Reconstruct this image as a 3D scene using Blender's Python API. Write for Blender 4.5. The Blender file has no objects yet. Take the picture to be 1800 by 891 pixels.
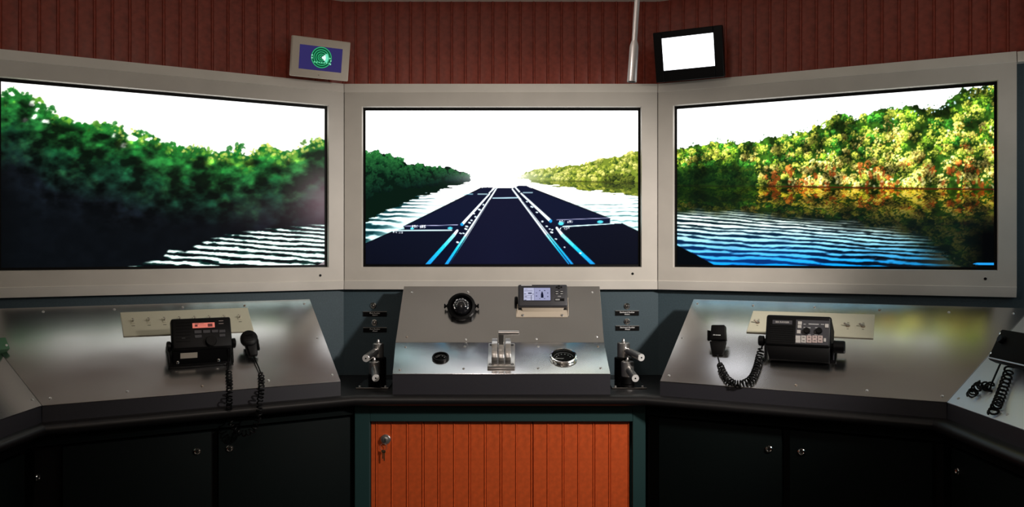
import bpy, bmesh, math, random
import numpy as np
from mathutils import Vector, Matrix

random.seed(7)
RNG = np.random.default_rng(11)
SC = bpy.context.scene
COL = SC.collection
V = Vector
R = math.radians

# ------------------------------------------------------------------ camera, world, light, exposure
F = 1430.0            # focal length in pixels of the 1800 x 891 frame
CX, CY = 900.0, 437.0 # principal point
ZC = 1.45             # eye height
cam = bpy.data.cameras.new('camera')
cam.sensor_width = 36.0
cam.lens = 36.0 * F / 1800.0
cam.shift_y = -(445.5 - CY) / 1800.0
cam.clip_start = 0.02
camo = bpy.data.objects.new('camera', cam)
COL.objects.link(camo)
camo.location = (0, 0, ZC)
camo.rotation_euler = (R(90), 0, 0)
SC.camera = camo

w = bpy.data.worlds.new('world')
SC.world = w
w.use_nodes = True
w.node_tree.nodes['Background'].inputs[0].default_value = (0.5, 0.5, 0.55, 1)
w.node_tree.nodes['Background'].inputs[1].default_value = 0.002

def lamp(name, kind, loc, power, colour, target=None, **kw):
    l = bpy.data.lights.new(name, kind)
    l.energy = power
    l.color = colour
    for k, v in kw.items():
        setattr(l, k, v)
    o = bpy.data.objects.new(name, l)
    COL.objects.link(o)
    o.location = loc
    if target is not None:
        o.rotation_euler = (V(target) - V(loc)).to_track_quat('-Z', 'Y').to_euler()
    return o

# a lamp over the right side of the bridge, whose shadows fall to the left, and two weak warm fills added out of view
lamp('ceiling_spot', 'SPOT', (1.42, 1.38, ZC + 0.52), 125, (1.0, 0.92, 0.85), (-0.02, 2.95, ZC - 0.34),
     spot_size=R(60), spot_blend=0.9, shadow_soft_size=0.07)
lamp('rear_fill', 'POINT', (0.0, -0.5, ZC + 0.55), 4, (1.0, 0.88, 0.76), shadow_soft_size=0.15)  # unseen fill added behind the viewer to lift the ceiling
lamp('centre_fill', 'POINT', (-0.15, 1.35, ZC + 0.50), 6, (1.0, 0.87, 0.78), shadow_soft_size=0.08)  # unseen fill added to brighten the ceiling and middle planks

SC.view_settings.view_transform = 'Standard'
SC.view_settings.look = 'None'
SC.view_settings.gamma = 1.0
SC.view_settings.use_curve_mapping = False
SC.view_settings.exposure = 0.15
SKY = 1.22            # screen emission strength

# ------------------------------------------------------------------ materials
def lin(c):
    return tuple(((x / 12.92) if x <= 0.04045 else ((x + 0.055) / 1.055) ** 2.4) for x in c)

def mat(name, col, rough=0.5, metal=0.0, noise=0.0, nscale=(40, 40, 40), bump=0.0, bscale=None, rvar=0.0, spec=None, emit=None, estr=0.0, coat=0.0):
    m = bpy.data.materials.new(name)
    m.use_nodes = True
    nt = m.node_tree
    b = nt.nodes['Principled BSDF']
    b.inputs['Base Color'].default_value = (*col, 1)
    b.inputs['Roughness'].default_value = rough
    b.inputs['Metallic'].default_value = metal
    if spec is not None:
        b.inputs['Specular IOR Level'].default_value = spec
    if coat:
        b.inputs['Coat Weight'].default_value = coat
        b.inputs['Coat Roughness'].default_value = 0.25
    if emit:
        b.inputs['Emission Color'].default_value = (*emit, 1)
        b.inputs['Emission Strength'].default_value = estr
    if noise or bump or rvar:
        tc = nt.nodes.new('ShaderNodeTexCoord')
        mp = nt.nodes.new('ShaderNodeMapping')
        mp.inputs['Scale'].default_value = nscale
        nt.links.new(tc.outputs['Object'], mp.inputs['Vector'])
        n = nt.nodes.new('ShaderNodeTexNoise')
        n.inputs['Scale'].default_value = 1.0
        n.inputs['Detail'].default_value = 4.0
        nt.links.new(mp.outputs[0], n.inputs['Vector'])
        if noise:
            mr = nt.nodes.new('ShaderNodeMapRange')
            mr.inputs['From Min'].default_value = 0.3
            mr.inputs['From Max'].default_value = 0.7
            mr.inputs['To Min'].default_value = 1 - noise
            mr.inputs['To Max'].default_value = 1 + noise
            nt.links.new(n.outputs['Fac'], mr.inputs['Value'])
            mx = nt.nodes.new('ShaderNodeVectorMath')
            mx.operation = 'SCALE'
            mx.inputs[0].default_value = col
            nt.links.new(mr.outputs[0], mx.inputs['Scale'])
            nt.links.new(mx.outputs[0], b.inputs['Base Color'])
        if rvar:
            mr = nt.nodes.new('ShaderNodeMapRange')
            mr.inputs['From Min'].default_value = 0.3
            mr.inputs['From Max'].default_value = 0.7
            mr.inputs['To Min'].default_value = rough - rvar
            mr.inputs['To Max'].default_value = rough + rvar
            nt.links.new(n.outputs['Fac'], mr.inputs['Value'])
            nt.links.new(mr.outputs[0], b.inputs['Roughness'])
        if bump:
            src = n
            if bscale:
                mp2 = nt.nodes.new('ShaderNodeMapping')
                mp2.inputs['Scale'].default_value = bscale
                nt.links.new(tc.outputs['Object'], mp2.inputs['Vector'])
                src = nt.nodes.new('ShaderNodeTexNoise')
                src.inputs['Scale'].default_value = 1.0
                src.inputs['Detail'].default_value = 3.0
                nt.links.new(mp2.outputs[0], src.inputs['Vector'])
            bp = nt.nodes.new('ShaderNodeBump')
            bp.inputs['Strength'].default_value = bump
            bp.inputs['Distance'].default_value = 0.001
            nt.links.new(src.outputs['Fac'], bp.inputs['Height'])
            nt.links.new(bp.outputs[0], b.inputs['Normal'])
    return m

M_PAINT = mat('grey_paint', (0.60, 0.56, 0.50), 0.45, noise=0.05, nscale=(9, 9, 9))
M_STRIP = mat('pale_grey_strip', (0.80, 0.76, 0.69), 0.42, noise=0.04, nscale=(9, 9, 9))  # paler than the surround faces
M_WOOD = mat('mahogany_plank', (0.27, 0.050, 0.031), 0.27, noise=0.22, nscale=(45, 45, 2.5), bump=0.15)
M_TAMB = mat('tambour_wood', (0.58, 0.088, 0.018), 0.42, noise=0.13, nscale=(60, 60, 3), bump=0.1)
M_TEAL = mat('teal_paint', (0.048, 0.080, 0.098), 0.6, noise=0.1, nscale=(200, 200, 200), bump=0.1)
M_DOOR = mat('dark_teal_laminate', (0.0024, 0.0048, 0.0047), 0.6, noise=0.15, nscale=(300, 300, 300), spec=0.08)
M_FRAME = mat('green_frame_paint', (0.014, 0.044, 0.044), 0.55, spec=0.3)
M_TOP = mat('black_laminate', (0.008, 0.0075, 0.008), 0.38, noise=0.35, nscale=(900, 900, 900), spec=0.4)
M_FASCIA = mat('charcoal_laminate', (0.021, 0.020, 0.026), 0.5, noise=0.3, nscale=(900, 900, 900))
M_ALU = mat('brushed_aluminium', (0.63, 0.62, 0.62), 0.20, 1.0, noise=0.05, nscale=(4, 6, 6), rvar=0.03)
M_ALUW = mat('blue_sheen_aluminium', (0.84, 0.88, 0.95), 0.48, 1.0, noise=0.05, nscale=(4, 6, 6))  # paler, bluer base stands in for the wing's reflected light
M_STEEL = mat('stainless_steel', (0.64, 0.62, 0.60), 0.3, 0.92)
M_SATIN = mat('satin_steel', (0.66, 0.64, 0.62), 0.32, 1.0)
M_PLATE = mat('dark_steel_plate', (0.42, 0.40, 0.39), 0.16, 1.0)
M_LITEND = mat('lit_end_metal', (0.86, 0.85, 0.83), 0.5, 0.35)
M_ROD = mat('grey_satin_rod', (0.62, 0.60, 0.60), 0.38, 0.55)
M_CHROME = mat('chrome', (0.8, 0.79, 0.77), 0.12, 1.0)
M_BLACK = mat('black_plastic', (0.0016, 0.0016, 0.0018), 0.45, spec=0.16)
M_BLACKM = mat('matt_black', (0.002, 0.002, 0.002), 0.7, spec=0.12)
M_GREY = mat('dark_grey_plastic', (0.030, 0.030, 0.036), 0.45)
M_CREAM = mat('cream_plate', (0.52, 0.49, 0.37), 0.5)
M_WHITE = mat('white_print', (0.75, 0.75, 0.75), 0.6)
M_DIMWHITE = mat('grey_print', (0.30, 0.30, 0.30), 0.6)
M_BTNW = mat('pale_button', (0.38, 0.36, 0.34), 0.5)
M_BTNP = mat('pink_button', (0.40, 0.31, 0.29), 0.5)
M_CASE = mat('beige_case', (0.62, 0.54, 0.45), 0.5)
M_TAN = mat('plotter_tan', (0.56, 0.48, 0.38), 0.45)
M_GREEN = mat('green_enamel', (0.05, 0.16, 0.07), 0.5)
M_CEIL = mat('ceiling_paint', (0.78, 0.70, 0.62), 0.8)
M_FLOOR = mat('floor_vinyl', (0.05, 0.05, 0.05), 0.6)
M_BRASS = mat('brass', (0.75, 0.6, 0.35), 0.25, 1.0)
M_RUST = mat('brass_screw', (0.42, 0.34, 0.28), 0.35, 1.0)
M_STICK = mat('silver_sticker', (0.38, 0.34, 0.28), 0.5)
M_DARKWALL = mat('dark_wall', (0.012, 0.012, 0.014), 0.7)
M_LCDRED = mat('red_lcd', (0.2, 0.06, 0.05), 0.4, emit=lin((0.80, 0.42, 0.36)), estr=0.8)
M_LCDINK = mat('lcd_ink', (0.18, 0.03, 0.03), 0.5)
M_INK = mat('dark_ink', (0.05, 0.045, 0.035), 0.7)
M_BRIGHT = mat('white_backlit_screen', (0.8, 0.8, 0.8), 0.4, emit=(0.93, 0.95, 1.0), estr=3.0)
M_DOME = mat('compass_dome', (0.01, 0.01, 0.012), 0.08, spec=0.6)

def glass_mat():
    m = bpy.data.materials.new('gauge_glass')
    m.use_nodes = True
    b = m.node_tree.nodes['Principled BSDF']
    b.inputs['Base Color'].default_value = (1, 1, 1, 1)
    b.inputs['Roughness'].default_value = 0.02
    b.inputs['Transmission Weight'].default_value = 1.0
    b.inputs['IOR'].default_value = 1.02
    return m
M_GLASS = glass_mat()

def pic_mat(name, strength):
    m = bpy.data.materials.new(name)
    m.use_nodes = True
    nt = m.node_tree
    b = nt.nodes['Principled BSDF']
    b.inputs['Base Color'].default_value = (0.001, 0.001, 0.0012, 1)
    b.inputs['Roughness'].default_value = 0.35
    b.inputs['Specular IOR Level'].default_value = 0.03
    a = nt.nodes.new('ShaderNodeAttribute')
    a.attribute_name = 'picture'
    nt.links.new(a.outputs['Color'], b.inputs['Emission Color'])
    b.inputs['Emission Strength'].default_value = strength
    return m
M_PIC = pic_mat('screen_picture', SKY)
M_PICDIM = pic_mat('instrument_picture', 0.8)

# ------------------------------------------------------------------ mesh helpers
class MB:
    """collects simple solids into one mesh"""
    def __init__(self):
        self.v = []
        self.f = []

    def add(self, verts, faces):
        o = len(self.v)
        self.v.extend([tuple(p) for p in verts])
        self.f.extend([tuple(i + o for i in q) for q in faces])
        return self

    def bm(self, bm, mtx=None):
        bm.verts.index_update()
        vs = [(mtx @ q.co) if mtx else q.co.copy() for q in bm.verts]
        fs = [[q.index for q in f.verts] for f in bm.faces]
        bm.free()
        return self.add(vs, fs)

    def box(self, x0, x1, y0, y1, z0, z1, bev=0.0, seg=2, mtx=None):
        b = bmesh.new()
        bmesh.ops.create_cube(b, size=1.0)
        for q in b.verts:
            q.co = V(((x0 + x1) / 2 + q.co.x * (x1 - x0), (y0 + y1) / 2 + q.co.y * (y1 - y0), (z0 + z1) / 2 + q.co.z * (z1 - z0)))
        if bev:
            bmesh.ops.bevel(b, geom=list(b.edges), offset=bev, segments=seg, profile=0.5, affect='EDGES')
        return self.bm(b, mtx)

    def hexa(self, a, b):
        """solid between two quads with matching corners"""
        n = len(a)
        faces = [tuple(range(n))[::-1], tuple(range(n, 2 * n))]
        faces += [(i, (i + 1) % n, n + (i + 1) % n, n + i) for i in range(n)]
        return self.add(list(a) + list(b), faces)

    def hexabev(self, a, b, bev, seg=2):
        bm_ = bmesh.new()
        n = len(a)
        vs = [bm_.verts.new(p) for p in list(a) + list(b)]
        bm_.faces.new([vs[i] for i in range(n)][::-1])
        bm_.faces.new([vs[n + i] for i in range(n)])
        for i in range(n):
            bm_.faces.new([vs[i], vs[(i + 1) % n], vs[n + (i + 1) % n], vs[n + i]])
        bmesh.ops.recalc_face_normals(bm_, faces=bm_.faces)
        bmesh.ops.bevel(bm_, geom=list(bm_.edges), offset=bev, segments=seg, profile=0.5, affect='EDGES')
        return self.bm(bm_)

    def lathe(self, prof, o=(0, 0, 0), axis=(0, 0, 1), n=24):
        """prof: (radius, height) pairs along the axis"""
        ax = V(axis).normalized()
        q = ax.to_track_quat('Z', 'Y').to_matrix()
        o = V(o)
        vs, fs, rings = [], [], []
        for r, h in prof:
            if r < 1e-6:
                rings.append([len(vs)])
                vs.append(o + ax * h)
            else:
                rings.append(list(range(len(vs), len(vs) + n)))
                for k in range(n):
                    t = 2 * math.pi * k / n
                    vs.append(o + q @ V((r * math.cos(t), r * math.sin(t), h)))
        for A, B in zip(rings[:-1], rings[1:]):
            if len(A) == 1 and len(B) == 1:
                continue
            for k in range(n):
                k2 = (k + 1) % n
                if len(A) == 1:
                    fs.append((A[0], B[k2], B[k])[::-1])
                elif len(B) == 1:
                    fs.append((A[k], A[k2], B[0]))
                else:
                    fs.append((A[k], A[k2], B[k2], B[k]))
        return self.add(vs, fs)

    def cyl(self, p0, p1, r0, r1=None, n=20, bev=0.0):
        r1 = r0 if r1 is None else r1
        p0, p1 = V(p0), V(p1)
        L = (p1 - p0).length
        e = min(bev, L / 3)
        if e:
            prof = [(0, 0), (r0 - e, 0), (r0, e), (r1, L - e), (r1 - e, L), (0, L)]
        else:
            prof = [(0, 0), (r0, 0), (r1, L), (0, L)]
        return self.lathe(prof, p0, p1 - p0, n)

    def tube(self, pts, r, n=6):
        pts = [V(p) for p in pts]
        vs, fs = [], []
        up = None
        N = len(pts)
        for i, p in enumerate(pts):
            t = (pts[min(i + 1, N - 1)] - pts[max(i - 1, 0)]).normalized()
            if up is None:
                up = t.orthogonal().normalized()
            up = (up - t * up.dot(t)).normalized()
            s = t.cross(up)
            for k in range(n):
                a = 2 * math.pi * k / n
                vs.append(p + (up * math.cos(a) + s * math.sin(a)) * r)
        for i in range(N - 1):
            for k in range(n):
                k2 = (k + 1) % n
                fs.append((i * n + k, i * n + k2, (i + 1) * n + k2, (i + 1) * n + k))
        fs.append(tuple(range(n))[::-1])
        fs.append(tuple((N - 1) * n + k for k in range(n)))
        return self.add(vs, fs)

    def mesh(self, name, m, smooth=True):
        me = bpy.data.meshes.new(name)
        me.from_pydata(self.v, [], self.f)
        me.materials.append(m)
        bm_ = bmesh.new()
        bm_.from_mesh(me)
        bmesh.ops.recalc_face_normals(bm_, faces=bm_.faces)
        bm_.to_mesh(me)
        bm_.free()
        if smooth:
            me.polygons.foreach_set('use_smooth', [True] * len(me.polygons))
            me.set_sharp_from_angle(angle=R(32))
        me.update()
        return me

def link(name, me, parent=None, mtx=None):
    o = bpy.data.objects.new(name, me)
    COL.objects.link(o)
    if parent is not None:
        o.parent = parent
    if mtx is not None:
        if parent is None:
            o.matrix_world = mtx
        else:
            o.matrix_basis = mtx
    return o

def build(mb, name, m, parent=None, mtx=None, smooth=True):
    return link(name, mb.mesh(name, m, smooth), parent, mtx)

def tag(o, label, cat, group=None):
    o['label'] = label
    o['category'] = cat
    if group:
        o['group'] = group
    return o

def thing(name, label, cat, fr, group=None):
    o = bpy.data.objects.new(name, None)
    o.empty_display_size = 0.02
    COL.objects.link(o)
    o.matrix_world = fr.mtx()
    return tag(o, label, cat, group)

def struct(mb, name, m, label=None, parent=None):
    o = build(mb, name, m, parent, smooth=False)
    if parent is None:
        o['kind'] = 'structure'
        if label:
            o['label'] = label
    return o

def text(body, size, m, parent, x, y, z=0.0, align='CENTER', sx=1.0, name='lettering', extrude=0.0002):
    c = bpy.data.curves.new('lettering', 'FONT')
    c.body = body
    c.size = size
    c.align_x = align
    c.align_y = 'CENTER'
    c.extrude = extrude
    c.offset = size * 0.02
    c.resolution_u = 2
    t = bpy.data.objects.new('lettering_source', c)
    COL.objects.link(t)
    bpy.context.view_layer.update()
    me = bpy.data.meshes.new_from_object(t.evaluated_get(bpy.context.evaluated_depsgraph_get()))
    bpy.data.objects.remove(t)
    bpy.data.curves.remove(c)
    me.materials.clear()
    me.materials.append(m)
    return link(name, me, parent, Matrix.Translation((x, y, z)) @ Matrix.Diagonal((sx, 1, 1, 1)))

# ------------------------------------------------------------------ frames and sight lines of the survey
EYE = V((0, 0, ZC))
def sight(px, py):
    return V(((px - CX) / F, 1.0, -(py - CY) / F))
def P(px, py, Y):
    return EYE + sight(px, py) * Y
def proj(p):
    d = V(p) - EYE
    return (CX + F * d.x / d.y, CY - F * d.z / d.y)

class Fr:
    """a local frame: x right, y up the surface, z out of it"""
    def __init__(self, o, x, y):
        self.o = V(o)
        self.x = V(x).normalized()
        y = V(y)
        self.y = (y - self.x * y.dot(self.x)).normalized()
        self.z = self.x.cross(self.y).normalized()
    def mtx(self):
        m = Matrix.Identity(4)
        for i, c in enumerate((self.x, self.y, self.z)):
            for j in range(3):
                m[j][i] = c[j]
        for j in range(3):
            m[j][3] = self.o[j]
        return m
    def w(self, a, b, c=0.0):
        return self.o + self.x * a + self.y * b + self.z * c
    def loc(self, p):
        d = V(p) - self.o
        return V((d.dot(self.x), d.dot(self.y), d.dot(self.z)))
    def hitw(self, px, py, c=0.0):
        d = sight(px, py)
        t = ((self.o + self.z * c) - EYE).dot(self.z) / d.dot(self.z)
        return EYE + d * t
    def hit(self, px, py, c=0.0):
        return self.loc(self.hitw(px, py, c))
    def at(self, o):
        return Fr(o, self.x, self.y)

UP = V((0, 0, 1))
AL, AR = R(29.2), R(26.0)
YB = 2.98                                     # front of the centre surround
CL_ = V((-0.6148, YB, 0)); CR_ = V((0.5335, YB, 0))
uL = V((math.cos(AL), math.sin(AL), 0)); nL = V((math.sin(AL), -math.cos(AL), 0))
uR = V((math.cos(AR), -math.sin(AR), 0)); nR = V((-math.sin(AR), -math.cos(AR), 0))
uC = V((1, 0, 0)); nC = V((0, -1, 0))
WD = 0.035                                    # surround stands this far off the wall
XWL, XWR = -1.74, 1.68                        # side walls
ZK = ZC - 0.4675                              # worktop level
ZCEIL = ZC + 0.911
ZPL = ZC + 0.578                               # planks start here (behind the surround's top edge)

def meet(p, d, q, e):
    """crossing of two plan lines"""
    den = d.x * e.y - d.y * e.x
    t = ((q.x - p.x) * e.y - (q.y - p.y) * e.x) / den
    return p + d * t

# wall line, WD behind the surrounds
wC = V((0, YB + WD, 0))
wL0 = CL_ - nL * WD; wR0 = CR_ - nR * WD
WcL = meet(wC, uC, wL0, uL); WcR = meet(wC, uC, wR0, uR)
WsL = meet(wL0, uL, V((XWL, 0, 0)), V((0, 1, 0))); WsR = meet(wR0, uR, V((XWR, 0, 0)), V((0, 1, 0)))

# ------------------------------------------------------------------ the room
TH = 0.06
def wall(name, a, b, out, m, z0=0.0, z1=ZCEIL):
    a, b, out = V(a), V(b), V(out).normalized() * TH
    mb = MB()
    lo = [a + UP * z0, b + UP * z0, b + out + UP * z0, a + out + UP * z0]
    hi = [p + UP * (z1 - z0) for p in lo]
    mb.hexa(lo, hi)
    return struct(mb, name, m)
wall_back = wall('wall_back', WcL, WcR, V((0, 1, 0)), M_TEAL)
wall_left = wall('wall_left', WsL, WcL, -nL, M_TEAL)
wall_right = wall('wall_right', WcR, WsR, -nR, M_TEAL)
wall('wall_left_side', V((XWL, -1.8, 0)), WsL, V((-1, 0, 0)), M_DARKWALL)
wall('wall_right_side', V((XWR, -1.8, 0)), WsR, V((1, 0, 0)), M_DARKWALL)
wall('wall_rear', V((XWL, -1.8, 0)), V((XWR, -1.8, 0)), V((0, -1, 0)), M_CEIL)
struct(MB().box(XWL - TH, XWR + TH, -1.8 - TH, 3.15, -0.06, 0), 'floor', M_FLOOR)
struct(MB().box(XWL - TH, XWR + TH, -1.8 - TH, 3.15, ZCEIL, ZCEIL + 0.06), 'ceiling', M_CEIL)

# tongue and groove planks of the upper wall, one object each
def plank_mesh(wd, h, t=0.013):
    """front profile with a beaded joint on its right side"""
    pr = [(0.0001, 0.0), (0.0001, t - 0.0006), (0.001, t), (wd - 0.0095, t), (wd - 0.0085, t - 0.0005), (wd - 0.0074, t + 0.0022), (wd - 0.0060, t + 0.0040),
          (wd - 0.0036, t + 0.0040), (wd - 0.0016, t + 0.0022), (wd - 0.0001, t - 0.0006), (wd - 0.0001, 0.0)]
    lo = [V((x, 0, z)) for x, z in pr]
    hi = [V((x, h, z)) for x, z in pr]
    return MB().hexa(lo, hi)
def planks(parent, a, b, u, n, pitch=0.0508):
    L = (b - a).length
    N = int(round(L / pitch))
    wd = L / N
    me = plank_mesh(wd, ZCEIL - ZPL).mesh('plank', M_WOOD)
    for i in range(N):
        p = a + u * (wd * i) + UP * ZPL
        link('plank', me, parent, Fr(p, u, UP).mtx())
planks(wall_back, WcL, WcR, uC, nC)
planks(wall_left, WsL, WcL, uL, nL)
planks(wall_right, WcR, WsR, uR, nR)

# ------------------------------------------------------------------ picture painting (what the screens show)
SS = 1.5
class Canvas:
    def __init__(self, x0, y0, x1, y1, s=SS):
        self.x0, self.y0, self.s = x0, y0, s
        self.w, self.h = int((x1 - x0) * s), int((y1 - y0) * s)
        xs = x0 + (np.arange(self.w) + 0.5) / s
        ys = y0 + (np.arange(self.h) + 0.5) / s
        self.X, self.Y = np.meshgrid(xs, ys)
        self.c = np.zeros((self.h, self.w, 3), np.float32)
    def fill(self, a, col):
        a = np.clip(a, 0, 1)[..., None]
        self.c = self.c * (1 - a) + np.asarray(col, np.float32) * a
    def win(self, x, y, r):
        s = self.s
        i0 = max(0, int((y - r - self.y0) * s)); i1 = min(self.h, int((y + r - self.y0) * s) + 2)
        j0 = max(0, int((x - r - self.x0) * s)); j1 = min(self.w, int((x + r - self.x0) * s) + 2)
        return i0, i1, j0, j1
    def dab(self, x, y, rx, ry, ang, col, al=1.0):
        i0, i1, j0, j1 = self.win(x, y, max(rx, ry) * 1.3)
        if i1 <= i0 or j1 <= j0:
            return
        dx = self.X[i0:i1, j0:j1] - x; dy = self.Y[i0:i1, j0:j1] - y
        ca, sa = math.cos(ang), math.sin(ang)
        d = ((dx * ca + dy * sa) / rx) ** 2 + ((-dx * sa + dy * ca) / ry) ** 2
        a = (np.clip((1.15 - d) * 2.2, 0, 1) * al)[..., None]
        self.c[i0:i1, j0:j1] = self.c[i0:i1, j0:j1] * (1 - a) + np.asarray(col, np.float32) * a
    def poly(self, pts, col, al=1.0, soft=0.0):
        xs = [p[0] for p in pts]; ys = [p[1] for p in pts]
        s = self.s
        i0 = max(0, int((min(ys) - self.y0) * s) - 1); i1 = min(self.h, int((max(ys) - self.y0) * s) + 2)
        j0 = max(0, int((min(xs) - self.x0) * s) - 1); j1 = min(self.w, int((max(xs) - self.x0) * s) + 2)
        if i1 <= i0 or j1 <= j0:
            return
        X = self.X[i0:i1, j0:j1]; Y = self.Y[i0:i1, j0:j1]
        ins = np.zeros(X.shape, bool)
        n = len(pts)
        for k in range(n):
            (xa, ya), (xb, yb) = pts[k], pts[(k + 1) % n]
            if ya == yb:
                continue
            cond = ((ya > Y) != (yb > Y)) & (X < (xb - xa) * (Y - ya) / (yb - ya) + xa)
            ins ^= cond
        a = (ins * al)[..., None]
        self.c[i0:i1, j0:j1] = self.c[i0:i1, j0:j1] * (1 - a) + np.asarray(col, np.float32) * a
    def stroke(self, p, q, w0, w1, col, al=1.0):
        (xa, ya), (xb, yb) = p, q
        r = max(w0, w1) + 1.5
        s = self.s
        i0 = max(0, int((min(ya, yb) - r - self.y0) * s)); i1 = min(self.h, int((max(ya, yb) + r - self.y0) * s) + 2)
        j0 = max(0, int((min(xa, xb) - r - self.x0) * s)); j1 = min(self.w, int((max(xa, xb) + r - self.x0) * s) + 2)
        if i1 <= i0 or j1 <= j0:
            return
        X = self.X[i0:i1, j0:j1]; Y = self.Y[i0:i1, j0:j1]
        dx, dy = xb - xa, yb - ya
        t = np.clip(((X - xa) * dx + (Y - ya) * dy) / (dx * dx + dy * dy + 1e-9), 0, 1)
        d = np.hypot(X - xa - t * dx, Y - ya - t * dy)
        wdt = (w0 + (w1 - w0) * t) / 2
        a = (np.clip((wdt - d) * 1.5 + 0.5, 0, 1) * al)[..., None]
        self.c[i0:i1, j0:j1] = self.c[i0:i1, j0:j1] * (1 - a) + np.asarray(col, np.float32) * a
    def blur(self, rx, ry, mask=None):
        c = self.c
        for ax, r in ((1, rx), (0, ry)):
            k = int(r * self.s)
            if k < 1:
                continue
            for _ in range(2):
                pad = [(0, 0)] * 3
                pad[ax] = (k + 1, k)
                z = np.cumsum(np.pad(c, pad, mode='edge'), axis=ax, dtype=np.float64)
                n = c.shape[ax]
                if ax == 1:
                    c = ((z[:, 2 * k + 1:2 * k + 1 + n] - z[:, :n]) / (2 * k + 1)).astype(np.float32)
                else:
                    c = ((z[2 * k + 1:2 * k + 1 + n] - z[:n]) / (2 * k + 1)).astype(np.float32)
        if mask is None:
            self.c = c
        else:
            m = np.clip(mask, 0, 1)[..., None]
            self.c = self.c * (1 - m) + c * m
    def sample(self, px, py):
        u = np.clip((px - self.x0) * self.s - 0.5, 0, self.w - 1.001)
        v = np.clip((py - self.y0) * self.s - 0.5, 0, self.h - 1.001)
        j = u.astype(int); i = v.astype(int)
        fu = (u - j)[..., None]; fv = (v - i)[..., None]
        c = self.c
        return (c[i, j] * (1 - fu) + c[i, j + 1] * fu) * (1 - fv) + (c[i + 1, j] * (1 - fu) + c[i + 1, j + 1] * fu) * fv

def vnoise(X, Y, seed):
    g = np.random.default_rng(seed).random((256, 256)).astype(np.float32)
    xi = np.floor(X).astype(int); yi = np.floor(Y).astype(int)
    fx = X - xi; fy = Y - yi
    fx = fx * fx * (3 - 2 * fx); fy = fy * fy * (3 - 2 * fy)
    a = g[yi % 256, xi % 256]; b = g[yi % 256, (xi + 1) % 256]
    c = g[(yi + 1) % 256, xi % 256]; d = g[(yi + 1) % 256, (xi + 1) % 256]
    return (a * (1 - fx) + b * fx) * (1 - fy) + (c * (1 - fx) + d * fx) * fy
def fbm(X, Y, seed, o=4):
    s, a, t = 0, 0.5, 0
    for k in range(o):
        s = s + a * vnoise(X * 2 ** k + 31 * k, Y * 2 ** k + 17 * k, seed + k)
        t += a
        a *= 0.5
    return s / t
def mix(a, b, t):
    return tuple(x + (y - x) * t for x, y in zip(a, b))
def rgb(*c):
    return tuple(x / 255 for x in c)

def tree(cv, x, y, r, dark, light, n, size, ldir=(-0.5, -0.85), squash=1.0, spread=0.25, al=1.0, clipy=None):
    rnd = random
    ds = []
    for _ in range(n):
        a = rnd.uniform(0, 2 * math.pi); q = math.sqrt(rnd.random())
        ds.append((q * math.cos(a), q * math.sin(a)))
    ds.sort(key=lambda d: d[0] * ldir[0] + d[1] * ldir[1])
    for dx, dy in ds:
        l = 0.45 + 0.5 * (dx * ldir[0] + dy * ldir[1]) + rnd.uniform(-spread, spread)
        yy = y + dy * r * squash
        if clipy is not None and yy > clipy:
            continue
        s = size * rnd.uniform(0.55, 1.3)
        cv.dab(x + dx * r, yy, s, s * rnd.uniform(0.45, 0.9), rnd.uniform(0, 3.14), mix(dark, light, min(1, max(0, l))), al)

def to_photo(pts, s, ox, oy):
    return [(ox + x / s, oy + y / s) for x, y in pts]

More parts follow.
